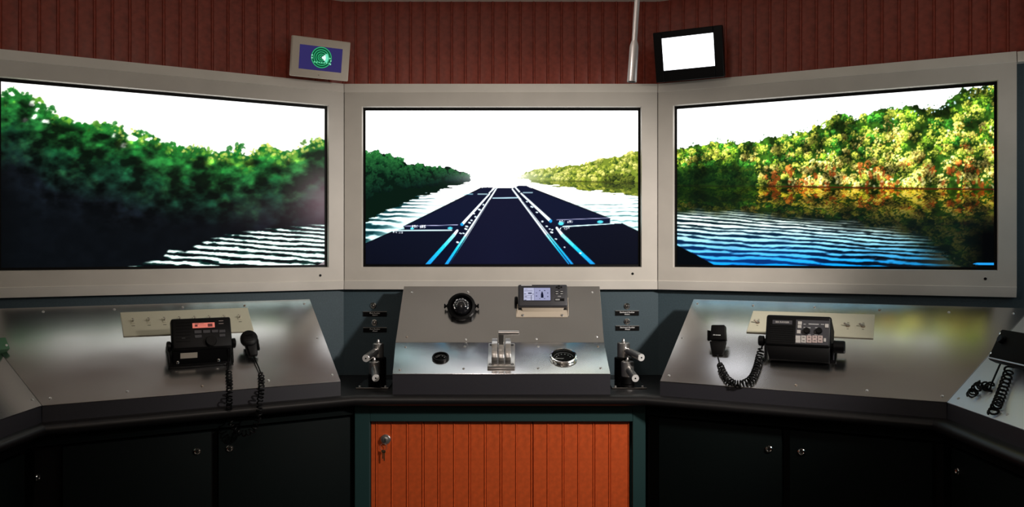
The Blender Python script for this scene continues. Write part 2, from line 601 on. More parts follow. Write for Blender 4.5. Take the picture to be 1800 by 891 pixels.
def paint_right():
    cv = Canvas(1170, 125, 1770, 490)
    X, Y = cv.X, cv.Y
    cv.c[:] = 1.0
    cv.fill(np.clip((Y - 150) / 60, 0, 1) * 0.03, (0.85, 0.97, 1.0))
    tl = to_photo([(0, 335), (45, 328), (100, 305), (160, 298), (200, 293), (240, 290), (330, 288), (400, 283), (430, 268), (500, 262), (560, 258),
                   (600, 250), (640, 225), (660, 212), (690, 225), (715, 188), (750, 168), (800, 172), (830, 192), (860, 172), (900, 157), (950, 145),
                   (1000, 145), (1040, 130), (1090, 130), (1150, 142), (1195, 135), (1220, 115), (1250, 90), (1290, 55), (1340, 48), (1425, 38), (1480, 20)], 2.4746, 1170, 130)
    tx = [p[0] for p in tl]; ty = [p[1] for p in tl]
    shore = lambda x: np.interp(x, [1187, 1400, 1560, 1746], [326, 328, 331, 333])
    line = np.interp(X, tx, ty) + (fbm(X / 9, Y / 9, 3, 4) - 0.5) * 14 + 4
    sh = shore(X)
    base = (np.array(rgb(34, 62, 16)) * (0.5 + fbm(X / 5, Y / 5, 5, 3)[..., None])).astype(np.float32)
    cv.c = np.where(((Y > line) & (Y < sh + 1))[..., None], base, cv.c)
    kinds = [(rgb(44, 66, 14), rgb(232, 234, 88)), (rgb(24, 60, 14), rgb(156, 196, 50)), (rgb(12, 50, 16), rgb(76, 150, 44)), (rgb(88, 70, 18), rgb(252, 240, 128)),
             (rgb(90, 34, 10), rgb(222, 140, 60))]
    spots = []
    for _ in range(560):
        x = random.uniform(1183, 1752)
        t0 = float(np.interp(x, tx, ty)) + 5; t1 = float(shore(x)) - 3
        spots.append((x, random.uniform(t0, t1), t0, t1))
    spots.sort(key=lambda q: q[1])
    for x, y, t0, t1 in spots:
        f = (y - t0) / (t1 - t0)
        g = (x - 1183) / 570
        rr = random.random()
        if x < 1330 and f > 0.45:
            k = 2 if rr < 0.8 else 1
        elif f < 0.2:
            k = [1, 2, 2, 0, 1, 0][int(rr * 6)]
        elif f > 0.6:
            k = [3, 3, 0, 0, 4, 3][int(rr * 6)]
        else:
            k = [0, 0, 0, 1, 2, 3][int(rr * 6)]
        d, l = kinds[k]
        r = random.uniform(4.5, 10.5) * (0.75 + 0.5 * g)
        if x < 1330 and f > 0.55:
            d, l = mix(d, (0, 0, 0), 0.5), mix(l, (0.02, 0.06, 0.02), 0.7)
        tree(cv, x, y, r, d, l, 36, 1.5 + 0.45 * g, (-0.6, -0.8), 1.0, 0.42, clipy=t1 + 4)
    for _ in range(300):                                   # dark gaps between the crowns
        x = random.uniform(1186, 1748)
        y = random.uniform(float(np.interp(x, tx, ty)) + 14, float(shore(x)) - 4)
        cv.dab(x, y, random.uniform(0.7, 2.4), random.uniform(1.0, 4), random.uniform(-0.9, 0.9), rgb(12, 34, 10), 0.75)
    lf = fbm(X / 24, Y / 20, 35, 3)
    gl = np.clip(0.62 + (lf - 0.34) * 2.6, 0.45, 1.5)[..., None]
    cv.c = np.where(((Y > line) & (Y < sh + 1))[..., None], np.clip(cv.c * gl * 1.08, 0, 1), cv.c)
    for _ in range(36):                                    # red brown earth and bare trunks near the bank
        x = random.uniform(1330, 1748)
        y = float(shore(x)) - random.uniform(4, 36)
        cv.dab(x, y, random.uniform(1.5, 4), random.uniform(3, 9), random.uniform(-0.5, 0.5), rgb(150, 62, 22), 0.7)
    for _ in range(60):                                   # bright brush on the bank
        x = random.uniform(1380, 1748)
        y = float(shore(x)) - random.uniform(2, 20)
        cv.dab(x, y, random.uniform(1.2, 3.2), random.uniform(1.0, 2.6), random.uniform(0, 3), mix(rgb(245, 228, 130), rgb(255, 250, 200), random.random()), 0.5)
    for _ in range(60):                                    # stray leaves against the sky
        x = random.uniform(1190, 1748)
        y = float(np.interp(x, tx, ty)) + random.uniform(-4, 6)
        cv.dab(x, y, random.uniform(0.8, 2.0), random.uniform(0.6, 1.5), random.uniform(0, 3), rgb(30, 84, 34), 0.9)
    for _ in range(30):
        x = random.uniform(1560, 1748)
        y = float(np.interp(x, tx, ty)) + random.uniform(2, 22)
        cv.dab(x, y, random.uniform(0.8, 2.2), random.uniform(0.8, 1.8), random.uniform(0, 3), (0.85, 0.98, 1.0), 0.9)
    # the bank, then the mirror image of the trees
    cv.fill(np.exp(-((Y - sh) / 1.6) ** 2) * np.clip((X - 1330) / 60, 0.25, 1), rgb(70, 22, 10))
    src = cv.c.copy()
    my = sh - (Y - sh) * 1.25 + (fbm(X / 26, Y / 3, 9, 2) - 0.5) * 4
    mxx = X + (fbm(X / 30, Y / 2.2, 12, 2) - 0.5) * 9
    i = np.clip(((my - cv.y0) * cv.s).astype(int), 0, cv.h - 1); j = np.clip(((mxx - cv.x0) * cv.s).astype(int), 0, cv.w - 1)
    refl = src[i, j] * np.array([0.95, 0.84, 0.46], np.float32)
    below = (Y > sh + 1)
    cv.c = np.where(below[..., None], refl, cv.c)
    dk = np.clip((Y - sh) / 60, 0, 1) * below
    cv.fill(dk * 0.85, rgb(6, 14, 16))
    bank = np.clip((1345 - X) / 50, 0, 1) * np.clip((Y - 288) / 30, 0, 1) * (Y < sh + 2)
    cv.fill(bank * 0.62, rgb(4, 18, 8))
    cv.fill(below * np.clip((1330 - X) / 60, 0, 1) * 0.45, rgb(6, 20, 10))
    # wind ripples
    wl = np.interp(X, [1187, 1300, 1440, 1560, 1660, 1748], [364, 370, 382, 396, 405, 470]) + (fbm(X / 30, Y / 6, 15, 2) - 0.5) * 14
    dep = np.clip((Y - wl) / 18, 0, 1)
    tt = (Y - 340)
    yy = tt - 0.085 * (X - 1187) * np.clip(1.2 - tt / 240, 0.5, 1.2)
    ph = 92 * np.log(np.maximum(yy, -10) + 42) + (fbm(X / 70, Y / 16, 21, 3) - 0.5) * 6.5
    st = np.sin(ph) + 0.45 * np.sin(ph * 0.53 + 0.02 * X + 4 * fbm(X / 50, Y / 20, 23, 2))
    br = np.clip(st * 1.3 + 0.40 + 2.2 * (fbm(X / 14, Y / 3.2, 25, 3) - 0.5), 0, 1)
    br *= np.clip(0.45 + 1.3 * fbm(X / 60, Y / 14, 28, 2), 0, 1)
    deep = np.clip((Y - 395) / 70, 0, 1)
    bright = np.stack([np.interp(deep, [0, 0.45, 1], [0.90, 0.60, 0.05]), np.interp(deep, [0, 0.45, 1], [0.99, 0.90, 0.62]), np.interp(deep, [0, 0.45, 1], [0.96, 1.0, 0.98])], -1)
    shade = np.stack([0.02 + 0 * deep, 0.10 + 0.08 * deep, 0.14 + 0.30 * deep], -1)
    bluegate = np.clip((1560 - X) / 180, 0.25, 1)[..., None]
    shade = shade * bluegate
    wat = shade + (bright - shade) * br[..., None]
    fade = np.clip((np.interp(Y, [380, 420, 455, 475], [1560, 1640, 1672, 1690]) - X) / 60 + 0.4 * (fbm(X / 30, Y / 3, 31, 2) - 0.5), 0, 1)
    m = (dep * fade * (0.55 + 0.45 * np.clip((1640 - X) / 200, 0, 1)))[..., None]
    m = np.clip(m * 1.2, 0, 1)
    cv.c = cv.c * (1 - m) + wat.astype(np.float32) * m
    cv.fill(np.clip((X - 1690) / 40, 0, 1) * np.clip((Y - 372) / 40, 0, 1), rgb(2, 3, 4))
    cv.poly(to_photo([(0, 720), (45, 742), (130, 785), (215, 832), (215, 900), (0, 900)], 2.4746, 1170, 130), rgb(3, 6, 10))
    cv.poly(to_photo([(1335, 826), (1360, 820), (1430, 820), (1430, 831), (1360, 830)], 2.4746, 1170, 130), rgb(30, 150, 230))
    return cv

def paint_left():
    cv = Canvas(-30, 120, 600, 490)
    X, Y = cv.X, cv.Y
    cv.c[:] = 1.0
    tl = to_photo([(-80, 120), (0, 110), (60, 56), (110, 88), (150, 100), (190, 140), (215, 172), (280, 190), (350, 205), (400, 228), (440, 215), (540, 230), (565, 262),
                   (590, 250), (640, 270), (700, 280), (760, 320), (800, 330), (850, 315), (900, 320), (940, 345), (1000, 360), (1060, 322), (1110, 360),
                   (1180, 310), (1220, 325), (1280, 360), (1340, 325), (1400, 305), (1450, 285), (1500, 275)], 2.545, 0, 130)
    tx = [p[0] for p in tl]; ty = [p[1] for p in tl]
    ln = np.interp(X, tx, ty)
    halo = np.exp(-np.abs(Y - ln) / 16)
    cv.fill(halo * 0.35 * (Y < ln + 6), rgb(255, 246, 190))
    line = ln + (fbm(X / 10, Y / 10, 41, 4) - 0.5) * 22 + 3
    h = Y - ln
    top = np.array(rgb(22, 104, 34), np.float32); midc = np.array(rgb(14, 52, 30), np.float32); low = np.array(rgb(10, 14, 18), np.float32)
    t = np.clip(h / 70, 0, 1)[..., None]; t2 = np.clip((h - 60) / 80, 0, 1)[..., None]
    body = (top * (1 - t) + midc * t) * (1 - t2) + low * t2
    n = fbm(X / 16, Y / 13, 44, 4)[..., None]
    body = body * (0.45 + 1.15 * n)
    a = np.clip((Y - line) / 2.5 + 0.5, 0, 1)[..., None]
    cv.c = cv.c * (1 - a) + body.astype(np.float32) * a
    spots = []
    for _ in range(230):
        x = random.uniform(-10, 580)
        t0 = float(np.interp(x, tx, ty))
        spots.append((x, t0 + 8 + abs(random.gauss(0, 1)) * 42, t0))
    spots.sort(key=lambda q: q[1])
    for x, y, t0 in spots:
        f = min(1, (y - t0) / 120)
        l = mix(rgb(40, 140, 46), rgb(22, 50, 34), f ** 0.7)
        d = mix(rgb(8, 54, 18), rgb(8, 14, 16), f ** 0.7)
        if random.random() < 0.16 and f < 0.3:
            l = rgb(120, 184, 60)
        tree(cv, x, y, random.uniform(10, 22), d, l, 26, 4.2, (0.35, -0.9), 0.85, 0.25, al=0.8)
    for _ in range(150):                                   # sunlit crown edges
        x = random.uniform(200, 575)
        y = float(np.interp(x, tx, ty)) + random.uniform(-2, 14)
        c = mix(rgb(236, 224, 120), rgb(120, 170, 50), random.random())
        if x < 400 and random.random() < 0.5:
            continue
        cv.dab(x, y, random.uniform(1.5, 4), random.uniform(1.2, 3), random.uniform(0, 3), c, 0.75)
    for cx_, cy_, r_ in ((80, 215, 5), (232, 243, 8), (228, 232, 6), (216, 255, 4), (200, 238, 3), (60, 205, 4), (64, 192, 3), (262, 246, 4), (42, 212, 4), (56, 182, 5), (285, 247, 4), (20, 165, 4)):
        for _ in range(5):
            cv.dab(cx_ + random.uniform(-4, 4), cy_ + random.uniform(-3, 3), r_ * random.uniform(0.5, 1), r_ * random.uniform(0.4, 0.7), random.uniform(-0.5, 0.5), (0.98, 1.0, 0.95), 0.8)
    lowm = np.clip((h - 40) / 90, 0, 1) * (Y > ln)
    cv.blur(3, 1.4, np.clip(h / 30, 0.1, 1) * 0.75)
    n2 = fbm(X / 22, Y / 15, 49, 4)
    gl = np.clip(0.55 + (n2 - 0.40) * 3.4, 0.30, 1.7)[..., None]
    inside = np.clip((h - 6) / 14, 0, 1)[..., None]
    cv.c = cv.c * (1 - inside) + cv.c * gl * inside
    # darkness of the near bank, lower left
    dk = np.clip((Y - np.interp(X, [0, 100, 300, 480, 580], [285, 330, 360, 372, 378]) + (fbm(X / 60, Y / 40, 47, 3) - 0.5) * 60) / 60, 0, 1)
    cv.fill(dk * 0.88, rgb(7, 10, 14))
    cv.fill(np.clip((40 - X) / 60, 0, 1) * np.clip((Y - 190) / 120, 0, 1) * 0.9, rgb(4, 5, 6))
    # glare of a screen reflection, painted into the right of the picture
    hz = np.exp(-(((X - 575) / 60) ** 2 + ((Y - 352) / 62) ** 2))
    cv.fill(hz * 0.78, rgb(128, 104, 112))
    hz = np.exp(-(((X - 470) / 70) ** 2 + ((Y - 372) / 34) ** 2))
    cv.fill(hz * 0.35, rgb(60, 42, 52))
    # ripples
    wl = np.interp(X, [180, 215, 285, 300, 325, 345, 370, 400, 450, 500, 575], [476, 470, 452, 432, 442, 428, 418, 410, 403, 397, 392])
    reach = np.clip((Y - wl) / 26, 0, 1)
    yr = Y - 385 - 0.075 * (X - 300) + 40
    ph = 95 * np.log(np.maximum(yr, -20) + 60) + (fbm(X / 60, Y / 18, 51, 3) - 0.5) * 5
    st = np.sin(ph) * 1.15 + (fbm(X / 13, Y / 3.5, 55, 3) - 0.5) * 2.4
    br = np.clip((st - 0.60 + reach * 0.80) * 2.2, 0, 1) * np.clip(reach * 6, 0, 1) * (X > 180)
    edge = np.clip((st + 0.25 + reach * 0.8) * 2, 0, 1) * np.clip(reach * 5, 0, 1) * (X > 180)
    cv.fill(edge * 0.5, rgb(16, 74, 62))
    cv.fill(br, rgb(226, 252, 246))
    cv.fill(np.clip((Y - 470.5) / 1.5, 0, 1), (0.01, 0.01, 0.012))
    cv.poly([(552, 470), (575, 456), (575, 470)], rgb(138, 128, 132))
    return cv

def paint_centre():
    cv = Canvas(625, 175, 1140, 485, 2.0)
    X, Y = cv.X, cv.Y
    Z = lambda pts: to_photo(pts, 2.8736, 620, 170)
    cv.c[:] = 1.0
    # water
    wt = np.clip((Y - 318) / 6, 0, 1)
    rl = np.clip((745 - X) / 70, 0, 1)
    cv.fill(wt * np.clip((Y - 340) / 60, 0, 1) * 0.45, rgb(150, 238, 240))
    dpt = np.maximum(Y - 316, 2)
    ph = 46 * np.log(dpt / 6) + (fbm(X / 40, Y / 12, 61, 3) - 0.5) * 5 + 0.03 * np.abs(X - 880)
    st = np.sin(ph) + (fbm(X / 14, Y / 3, 63, 3) - 0.5) * 2.2
    dark_l = np.clip((np.interp(Y, [318, 345, 375, 400, 420, 445], [820, 778, 742, 706, 690, 640]) - X) / 70, 0, 1) * (X < 850)
    rip = np.clip(st * 1.3 - 0.55 + dark_l * 1.7, 0, 1) * (Y > 326) * np.clip((Y - 326) / 12, 0, 1)
    cv.fill(rip * (X < 850) * np.clip(0.25 + dark_l * 1.2, 0, 1), rgb(14, 60, 66))
    ripr = np.clip(st * 1.3 - 0.95 + np.clip((X - 1040) / 90, 0, 1) * 0.55, 0, 1) * (X > 1000) * np.clip((Y - 340) / 10, 0, 1)
    cv.fill(ripr * 0.85, rgb(70, 120, 120))
    # far islet in the haze
    for _ in range(16):
        cv.dab(random.uniform(852, 868), random.uniform(309, 313), 3, 1.4, 0, rgb(176, 226, 224), 0.6)
    # left bank
    tl = Z([(0, 290), (60, 285), (110, 275), (170, 290), (230, 308), (280, 335), (350, 340), (400, 350), (480, 350), (540, 375), (580, 385), (592, 402), (600, 420)])
    tx = [p[0] for p in tl]; ty = [p[1] for p in tl]
    bl = Z([(0, 660), (60, 640), (150, 590), (200, 560), (300, 520), (450, 470), (560, 434), (598, 424)])
    bx = [p[0] for p in bl]; by = [p[1] for p in bl]
    line = np.interp(X, tx, ty) + (fbm(X / 6, Y / 6, 71, 3) - 0.5) * 8 + 1
    bot = np.interp(X, bx, by) + (fbm(X / 22, Y / 3, 73, 3) - 0.5) * 16
    land = (Y > line) & (Y < bot) & (X < 828)
    cv.fill(land, rgb(5, 22, 14))
    sp = []
    for _ in range(210):
        x = random.uniform(636, 826)
        t0 = float(np.interp(x, tx, ty)); t1 = t0 + (float(np.interp(x, bx, by)) - t0) * 0.62
        sp.append((x, t0 + 3 + (t1 - t0) * random.random() ** 1.3, t0, t1))
    sp.sort(key=lambda q: q[1])
    for x, y, t0, t1 in sp:
        f = (y - t0) / max(1, t1 - t0)
        sc = 0.45 + 0.55 * (826 - x) / 190
        l = mix(rgb(58, 150, 66), rgb(12, 44, 30), f ** 0.55)
        d = mix(rgb(10, 62, 28), rgb(4, 16, 14), f ** 0.6)
        tree(cv, x, y, random.uniform(5, 9) * sc, d, l, 26, 1.7 * sc + 0.4, (0.3, -0.9), 0.85, 0.22)
    # right bank
    tl = Z([(835, 405), (850, 396), (880, 376), (950, 362), (1010, 356), (1060, 346), (1150, 345), (1200, 326), (1260, 310), (1330, 300), (1380, 290), (1440, 270), (1500, 262)])
    tx = [p[0] for p in tl]; ty = [p[1] for p in tl]
    bl = Z([(835, 412), (930, 420), (1100, 425), (1300, 432), (1500, 436)])
    bx = [p[0] for p in bl]; by = [p[1] for p in bl]
    line = np.interp(X, tx, ty) + (fbm(X / 6, Y / 6, 81, 3) - 0.5) * 7 + 1
    bot = np.interp(X, bx, by)
    hazeR = np.clip((1000 - X) / 110, 0, 1)
    cv.fill((Y > line) & (Y < bot) & (X > 908), rgb(120, 138, 44))
    sp = []
    for _ in range(190):
        x = random.uniform(912, 1126)
        t0 = float(np.interp(x, tx, ty)); t1 = float(np.interp(x, bx, by))
        sp.append((x, random.uniform(t0 + 2, t1 - 1), t0, t1))
    sp.sort(key=lambda q: q[1])
    for x, y, t0, t1 in sp:
        sc = 0.4 + 0.6 * (x - 912) / 214
        hz = max(0, min(1, (1010 - x) / 120))
        k = random.random()
        l = rgb(255, 246, 130) if k < 0.65 else rgb(206, 214, 76)
        d = rgb(60, 82, 20) if k < 0.7 else rgb(22, 52, 14)
        if (y - t0) / (t1 - t0) > 0.75 and x > 1060:
            l, d = rgb(110, 120, 40), rgb(20, 34, 12)
        l, d = mix(l, (1, 1, 0.9), hz * 0.45), mix(d, (0.85, 0.9, 0.6), hz * 0.35)
        tree(cv, x, y, random.uniform(4, 8) * sc, d, l, 26, 1.5 * sc + 0.4, (-0.6, -0.8), 0.85, 0.32, clipy=t1 + 1)
    src = cv.c.copy()
    lim = np.interp(X, [930, 945, 1000, 1060, 1126], [316, 322, 330, 338, 346])
    sel = (Y > bot) & (Y < lim + (fbm(X / 14, Y / 2.5, 85, 2) - 0.5) * 10) & (X > 930)
    my = bot - (Y - bot) * 1.3
    i = np.clip(((my - cv.y0) * cv.s).astype(int), 0, cv.h - 1)
    j = np.clip(((X + (fbm(X / 20, Y / 2, 87, 2) - 0.5) * 6 - cv.x0) * cv.s).astype(int), 0, cv.w - 1)
    mr = src[i, j] * np.array([0.70, 0.74, 0.45], np.float32)
    cv.c = np.where(sel[..., None], mr * 0.9 + 0.06, cv.c)
    cv.fill(np.exp(-((Y - bot) / 1.2) ** 2) * (X > 1000) * 0.6, rgb(60, 60, 20))
    # bright haze down river
    hz = np.exp(-(((X - 880) / 60) ** 2 + ((Y - 312) / 12) ** 2))
    cv.fill(hz * 0.85, (1, 1, 1))
    # the tow: barges ahead
    navy = rgb(14, 19, 42); dkn = rgb(5, 7, 16); edge = rgb(3, 5, 12)
    line_w = rgb(236, 250, 255); cyan = rgb(28, 206, 246); blue = rgb(26, 82, 214)
    def zp(pts, col, al=1.0):
        cv.poly(Z(pts), col, al)
    def zs(a, b, w0, w1, col, al=1.0):
        p, q = Z([a, b])
        cv.stroke(p, q, w0, w1, col, al)
    zp([(680, 456), (710, 458), (700, 470), (730, 462), (768, 460), (806, 462), (840, 448), (880, 450), (905, 462), (1300, 615), (1300, 640), (1360, 640), (1460, 685), (1460, 860),
        (50, 860), (50, 748), (230, 672), (262, 668), (258, 655), (430, 570), (600, 485), (650, 460)], navy)
    # deck gradients and hull sides
    zp([(700, 470), (820, 470), (1080, 860), (490, 860)], rgb(16, 18, 40))
    zp([(258, 655), (540, 648), (540, 672), (268, 672)], rgb(10, 18, 44))
    zp([(1020, 625), (1300, 612), (1300, 640), (1030, 652)], rgb(10, 18, 44))
    zp([(50, 748), (200, 682), (520, 676), (380, 860), (50, 860)], rgb(12, 16, 32))
    zp([(1050, 664), (1350, 642), (1460, 690), (1460, 860), (1210, 860)], rgb(10, 13, 28))
    g = np.clip((Y - 380) / 85, 0, 1) * np.clip(np.abs(X - 880) / 250, 0, 1) * (Y > 318)
    ins = (cv.c.sum(-1) < 0.6)
    cv.fill(g * ins * 0.55, dkn)
    for a, b in (((650, 460), (258, 655)), ((905, 462), (1300, 615)), ((258, 655), (268, 672)), ((50, 748), (200, 682)), ((1360, 640), (1460, 690))):
        zs(a, b, 1.6, 1.6, edge)
    # gaps between the strings of barges
    zp([(716, 460), (728, 462), (470, 860), (380, 860), (540, 660)], rgb(8, 12, 34))
    zp([(812, 458), (826, 456), (1000, 640), (1215, 860), (1110, 860)], rgb(8, 12, 34))
    # bright gunwales, blue towards the viewer
    def rail(a, m_, b, w0, wm, w1):
        zs(a, m_, w0, wm, line_w)
        k = 8
        for q in range(k):
            t0, t1 = q / k, (q + 1) / k
            p0 = (m_[0] + (b[0] - m_[0]) * t0, m_[1] + (b[1] - m_[1]) * t0)
            p1 = (m_[0] + (b[0] - m_[0]) * t1, m_[1] + (b[1] - m_[1]) * t1)
            c = mix(rgb(150, 244, 252), cyan, min(1, t0 * 2.5)) if t0 < 0.4 else mix(cyan, blue, (t0 - 0.4) * 0.9)
            zs(p0, p1, wm + (w1 - wm) * t0, wm + (w1 - wm) * t1, c)
    rail((724, 466), (566, 712), (474, 850), 2.2, 5.5, 7.0)          # left of the middle barge
    zs((692, 520), (486, 845), 0.6, 2.0, navy)
    zs((716, 462), (690, 486), 2.0, 2.4, line_w)
    rail((690, 492), (552, 645), (552, 645), 2.4, 5.0, 5.0)
    rail((528, 676), (510, 700), (374, 852), 4.0, 5.5, 6.5)
    rail((806, 466), (985, 700), (1106, 850), 2.2, 5.5, 7.0)         # right of the middle barge
    zs((850, 520), (1098, 845), 0.6, 1.8, navy)
    zs((822, 458), (842, 480), 2.4, 2.4, line_w)
    rail((850, 488), (1000, 628), (1000, 628), 2.4, 5.0, 5.0)
    rail((1030, 662), (1060, 700), (1220, 852), 3.5, 5.5, 6.0)
    # coamings, cross lines and fittings
    zs((708, 512), (832, 510), 1.6, 1.6, rgb(200, 240, 255))
    zs((560, 492), (606, 492), 1.2, 1.2, rgb(160, 220, 240)); zs((632, 492), (680, 492), 1.2, 1.2, rgb(200, 240, 250))
    zs((860, 484), (908, 484), 1.2, 1.2, rgb(200, 240, 250))
    zs((262, 654), (530, 647), 0.9, 0.9, rgb(190, 190, 230)); zs((1030, 622), (1298, 612), 0.9, 0.9, rgb(190, 190, 230))
    zs((205, 676), (500, 674), 1.8, 1.8, rgb(214, 248, 250)); zs((1062, 656), (1320, 641), 2.0, 1.2, rgb(214, 248, 250))
    for x, y, a, b in ((300, 665, 3.2, 2.2), (492, 664, 4.5, 2.2), (1052, 640, 5, 3.4), (1250, 632, 5.5, 2.6)):
        p = Z([(x, y)])[0]
        cv.dab(p[0], p[1], a, b, 0, rgb(80, 214, 236))
    for x, y in ((590, 636), (572, 668), (560, 690), (576, 655), (620, 606), (600, 624), (640, 570), (660, 545), (530, 735), (545, 690), (612, 590),
                 (958, 630), (980, 654), (995, 668), (1005, 685), (1026, 718), (1070, 760), (930, 584), (905, 556), (880, 530), (1008, 672), (1150, 790)):
        p = Z([(x, y)])[0]
        cv.dab(p[0], p[1], random.uniform(1.5, 3.2), random.uniform(0.8, 1.5), 0.3, rgb(222, 240, 250))
    font = {'P': ('110', '101', '110', '100', '100'), 'T': ('111', '010', '010', '010', '010'), 'C': ('011', '100', '100', '100', '011'), '6': ('011', '100', '111', '101', '111'),
            '9': ('111', '101', '111', '001', '110'), '5': ('111', '100', '110', '001', '110'), '3': ('110', '001', '010', '001', '110'), '1': ('010', '110', '010', '010', '111'),
            '2': ('110', '001', '010', '100', '111'), '7': ('111', '001', '010', '010', '010'), '0': ('111', '101', '101', '101', '111'), ' ': ('000',) * 5}
    def letters(s, x, y, px, dy=0.0):
        for ch in s:
            for r_, row in enumerate(font[ch]):
                for c_, b_ in enumerate(row):
                    if b_ == '1':
                        cv.dab(x + c_ * px, y + r_ * px * 1.05 + dy, px * 0.55, px * 0.55, 0, (0.95, 0.97, 1.0), 1.0)
            x += px * 4.1
            y += dy
    letters('PTC 605', 725, 396.4, 0.85)
    letters('PTC 125', 692, 407, 0.6)
    letters('PTC 693', 984, 388.2, 0.85, -0.08)
    letters('C 127', 985, 400.2, 0.85)
    # dark rim of the picture
    cv.fill(np.clip((Y - 463.5) / 1.5, 0, 1), rgb(2, 3, 6))
    return cv

def picture(name, quad, cv, nx, ny, m, parent, inv, glare=1.7):
    """a screen surface whose vertices carry the picture; quad: world corners bl, br, tr, tl"""
    bl, br, tr, tl = [np.array(q) for q in quad]
    u = np.linspace(0, 1, nx + 1); v = np.linspace(0, 1, ny + 1)
    U, W_ = np.meshgrid(u, v)
    U = U[..., None]; W_ = W_[..., None]
    p = (bl * (1 - U) + br * U) * (1 - W_) + (tl * (1 - U) + tr * U) * W_
    px = CX + F * p[..., 0] / p[..., 1]
    py = CY - F * (p[..., 2] - ZC) / p[..., 1]
    c = cv.sample(px, py) if hasattr(cv, 'sample') else cv(U[..., 0], W_[..., 0])
    c = np.clip(c, 0, 1)
    c = np.where(c <= 0.04045, c / 12.92, ((c + 0.055) / 1.055) ** 2.4)
    c = c * (1 + (glare - 1) * c.min(-1, keepdims=True) ** 3)      # a screen's white is far brighter than its colours
    h = np.concatenate([p, np.ones(p.shape[:2] + (1,))], -1).reshape(-1, 4) @ np.array(inv).T
    verts = h[:, :3]
    idx = np.arange((nx + 1) * (ny + 1)).reshape(ny + 1, nx + 1)
    faces = np.stack([idx[:-1, :-1], idx[:-1, 1:], idx[1:, 1:], idx[1:, :-1]], -1).reshape(-1, 4)
    me = bpy.data.meshes.new(name)
    me.vertices.add(len(verts)); me.vertices.foreach_set('co', verts.astype(np.float32).ravel())
    me.loops.add(faces.size); me.loops.foreach_set('vertex_index', faces.astype(np.int32).ravel())
    me.polygons.add(len(faces)); me.polygons.foreach_set('loop_start', np.arange(0, faces.size, 4, dtype=np.int32))
    me.update(calc_edges=True)
    at = me.color_attributes.new('picture', 'FLOAT_COLOR', 'POINT')
    rgba = np.concatenate([c.reshape(-1, 3), np.ones((len(verts), 1))], -1).astype(np.float32)
    at.data.foreach_set('color', rgba.ravel())
    me.materials.append(m)
    return link(name, me, parent)

# ------------------------------------------------------------------ surrounds and the big monitors
ZT, ZB = ZC + 0.571, ZC - 0.1167        # front face of a surround
ZTO, ZBO = ZC + 0.6047, ZC - 0.1486      # its outer, rearward edges
def surround(fr, L, x0, x1, z0, z1, label, dot, ext=(0, 0)):
    """fr: frame at the front plane, local y is world height above the eye"""
    t = thing('monitor_surround', label, 'monitor surround', fr, 'grey surrounds round the big monitors')
    g = 0.0014
    a = [V((g, ZB - ZC, 0)), V((L - g, ZB - ZC, 0)), V((L - g, ZT - ZC, 0)), V((g, ZT - ZC, 0))]
    i = [V((x0, z0, 0)), V((x1, z0, 0)), V((x1, z1, 0)), V((x0, z1, 0))]
    e0, e1 = ext
    SD = 0.012
    k0, k1 = e0 * SD / WD, e1 * SD / WD
    so = [V((g - k0, ZBO - ZC, -SD)), V((L - g + k1, ZBO - ZC, -SD)), V((L - g + k1, ZTO - ZC, -SD)), V((g - k0, ZTO - ZC, -SD))]
    bk = [V((g - e0, ZBO - ZC, -WD)), V((L - g + e1, ZBO - ZC, -WD)), V((L - g + e1, ZTO - ZC, -WD)), V((g - e0, ZTO - ZC, -WD))]
    r = 0.004
    ir = [V((x0 + r * .5, z0 + r * .5, -r)), V((x1 - r * .5, z0 + r * .5, -r)), V((x1 - r * .5, z1 - r * .5, -r)), V((x0 + r * .5, z1 - r * .5, -r))]
    ib = [V((x0 + r * .5, z0 + r * .5, -WD)), V((x1 - r * .5, z0 + r * .5, -WD)), V((x1 - r * .5, z1 - r * .5, -WD)), V((x0 + r * .5, z1 - r * .5, -WD))]
    mb = MB()
    vs = a + i + ir + ib + bk + so
    f = []
    for k in range(4):
        k2 = (k + 1) % 4
        f += [(k, k2, 4 + k2, 4 + k), (4 + k, 4 + k2, 8 + k2, 8 + k), (8 + k, 8 + k2, 12 + k2, 12 + k), (16 + k2, 16 + k, 12 + k, 12 + k2), (k2, k, 20 + k, 20 + k2), (20 + k2, 20 + k, 16 + k, 16 + k2)]
    mb.add(vs, f)
    build(mb, 'frame', M_PAINT, t, smooth=False)
    for p_, q_, r_, s__ in ((a[0], a[1], so[1], so[0]), (a[3], a[2], so[2], so[3])):
        up_z = V((0, 0, 0.002)) + (V((0, -0.001, 0)) if p_ is a[0] else V((0, 0.001, 0)))
        build(MB().hexa([p_, q_, r_, s__], [p_ + up_z, q_ + up_z, r_ + up_z, s__ + up_z]), 'edge_strip', M_STRIP, t, smooth=False)
    h = fr.hit(*dot)
    build(MB().cyl((h.x, h.y, -0.001), (h.x, h.y, 0.0012), 0.0045, n=14), 'sensor_eye', M_BLACK, t)
    return t

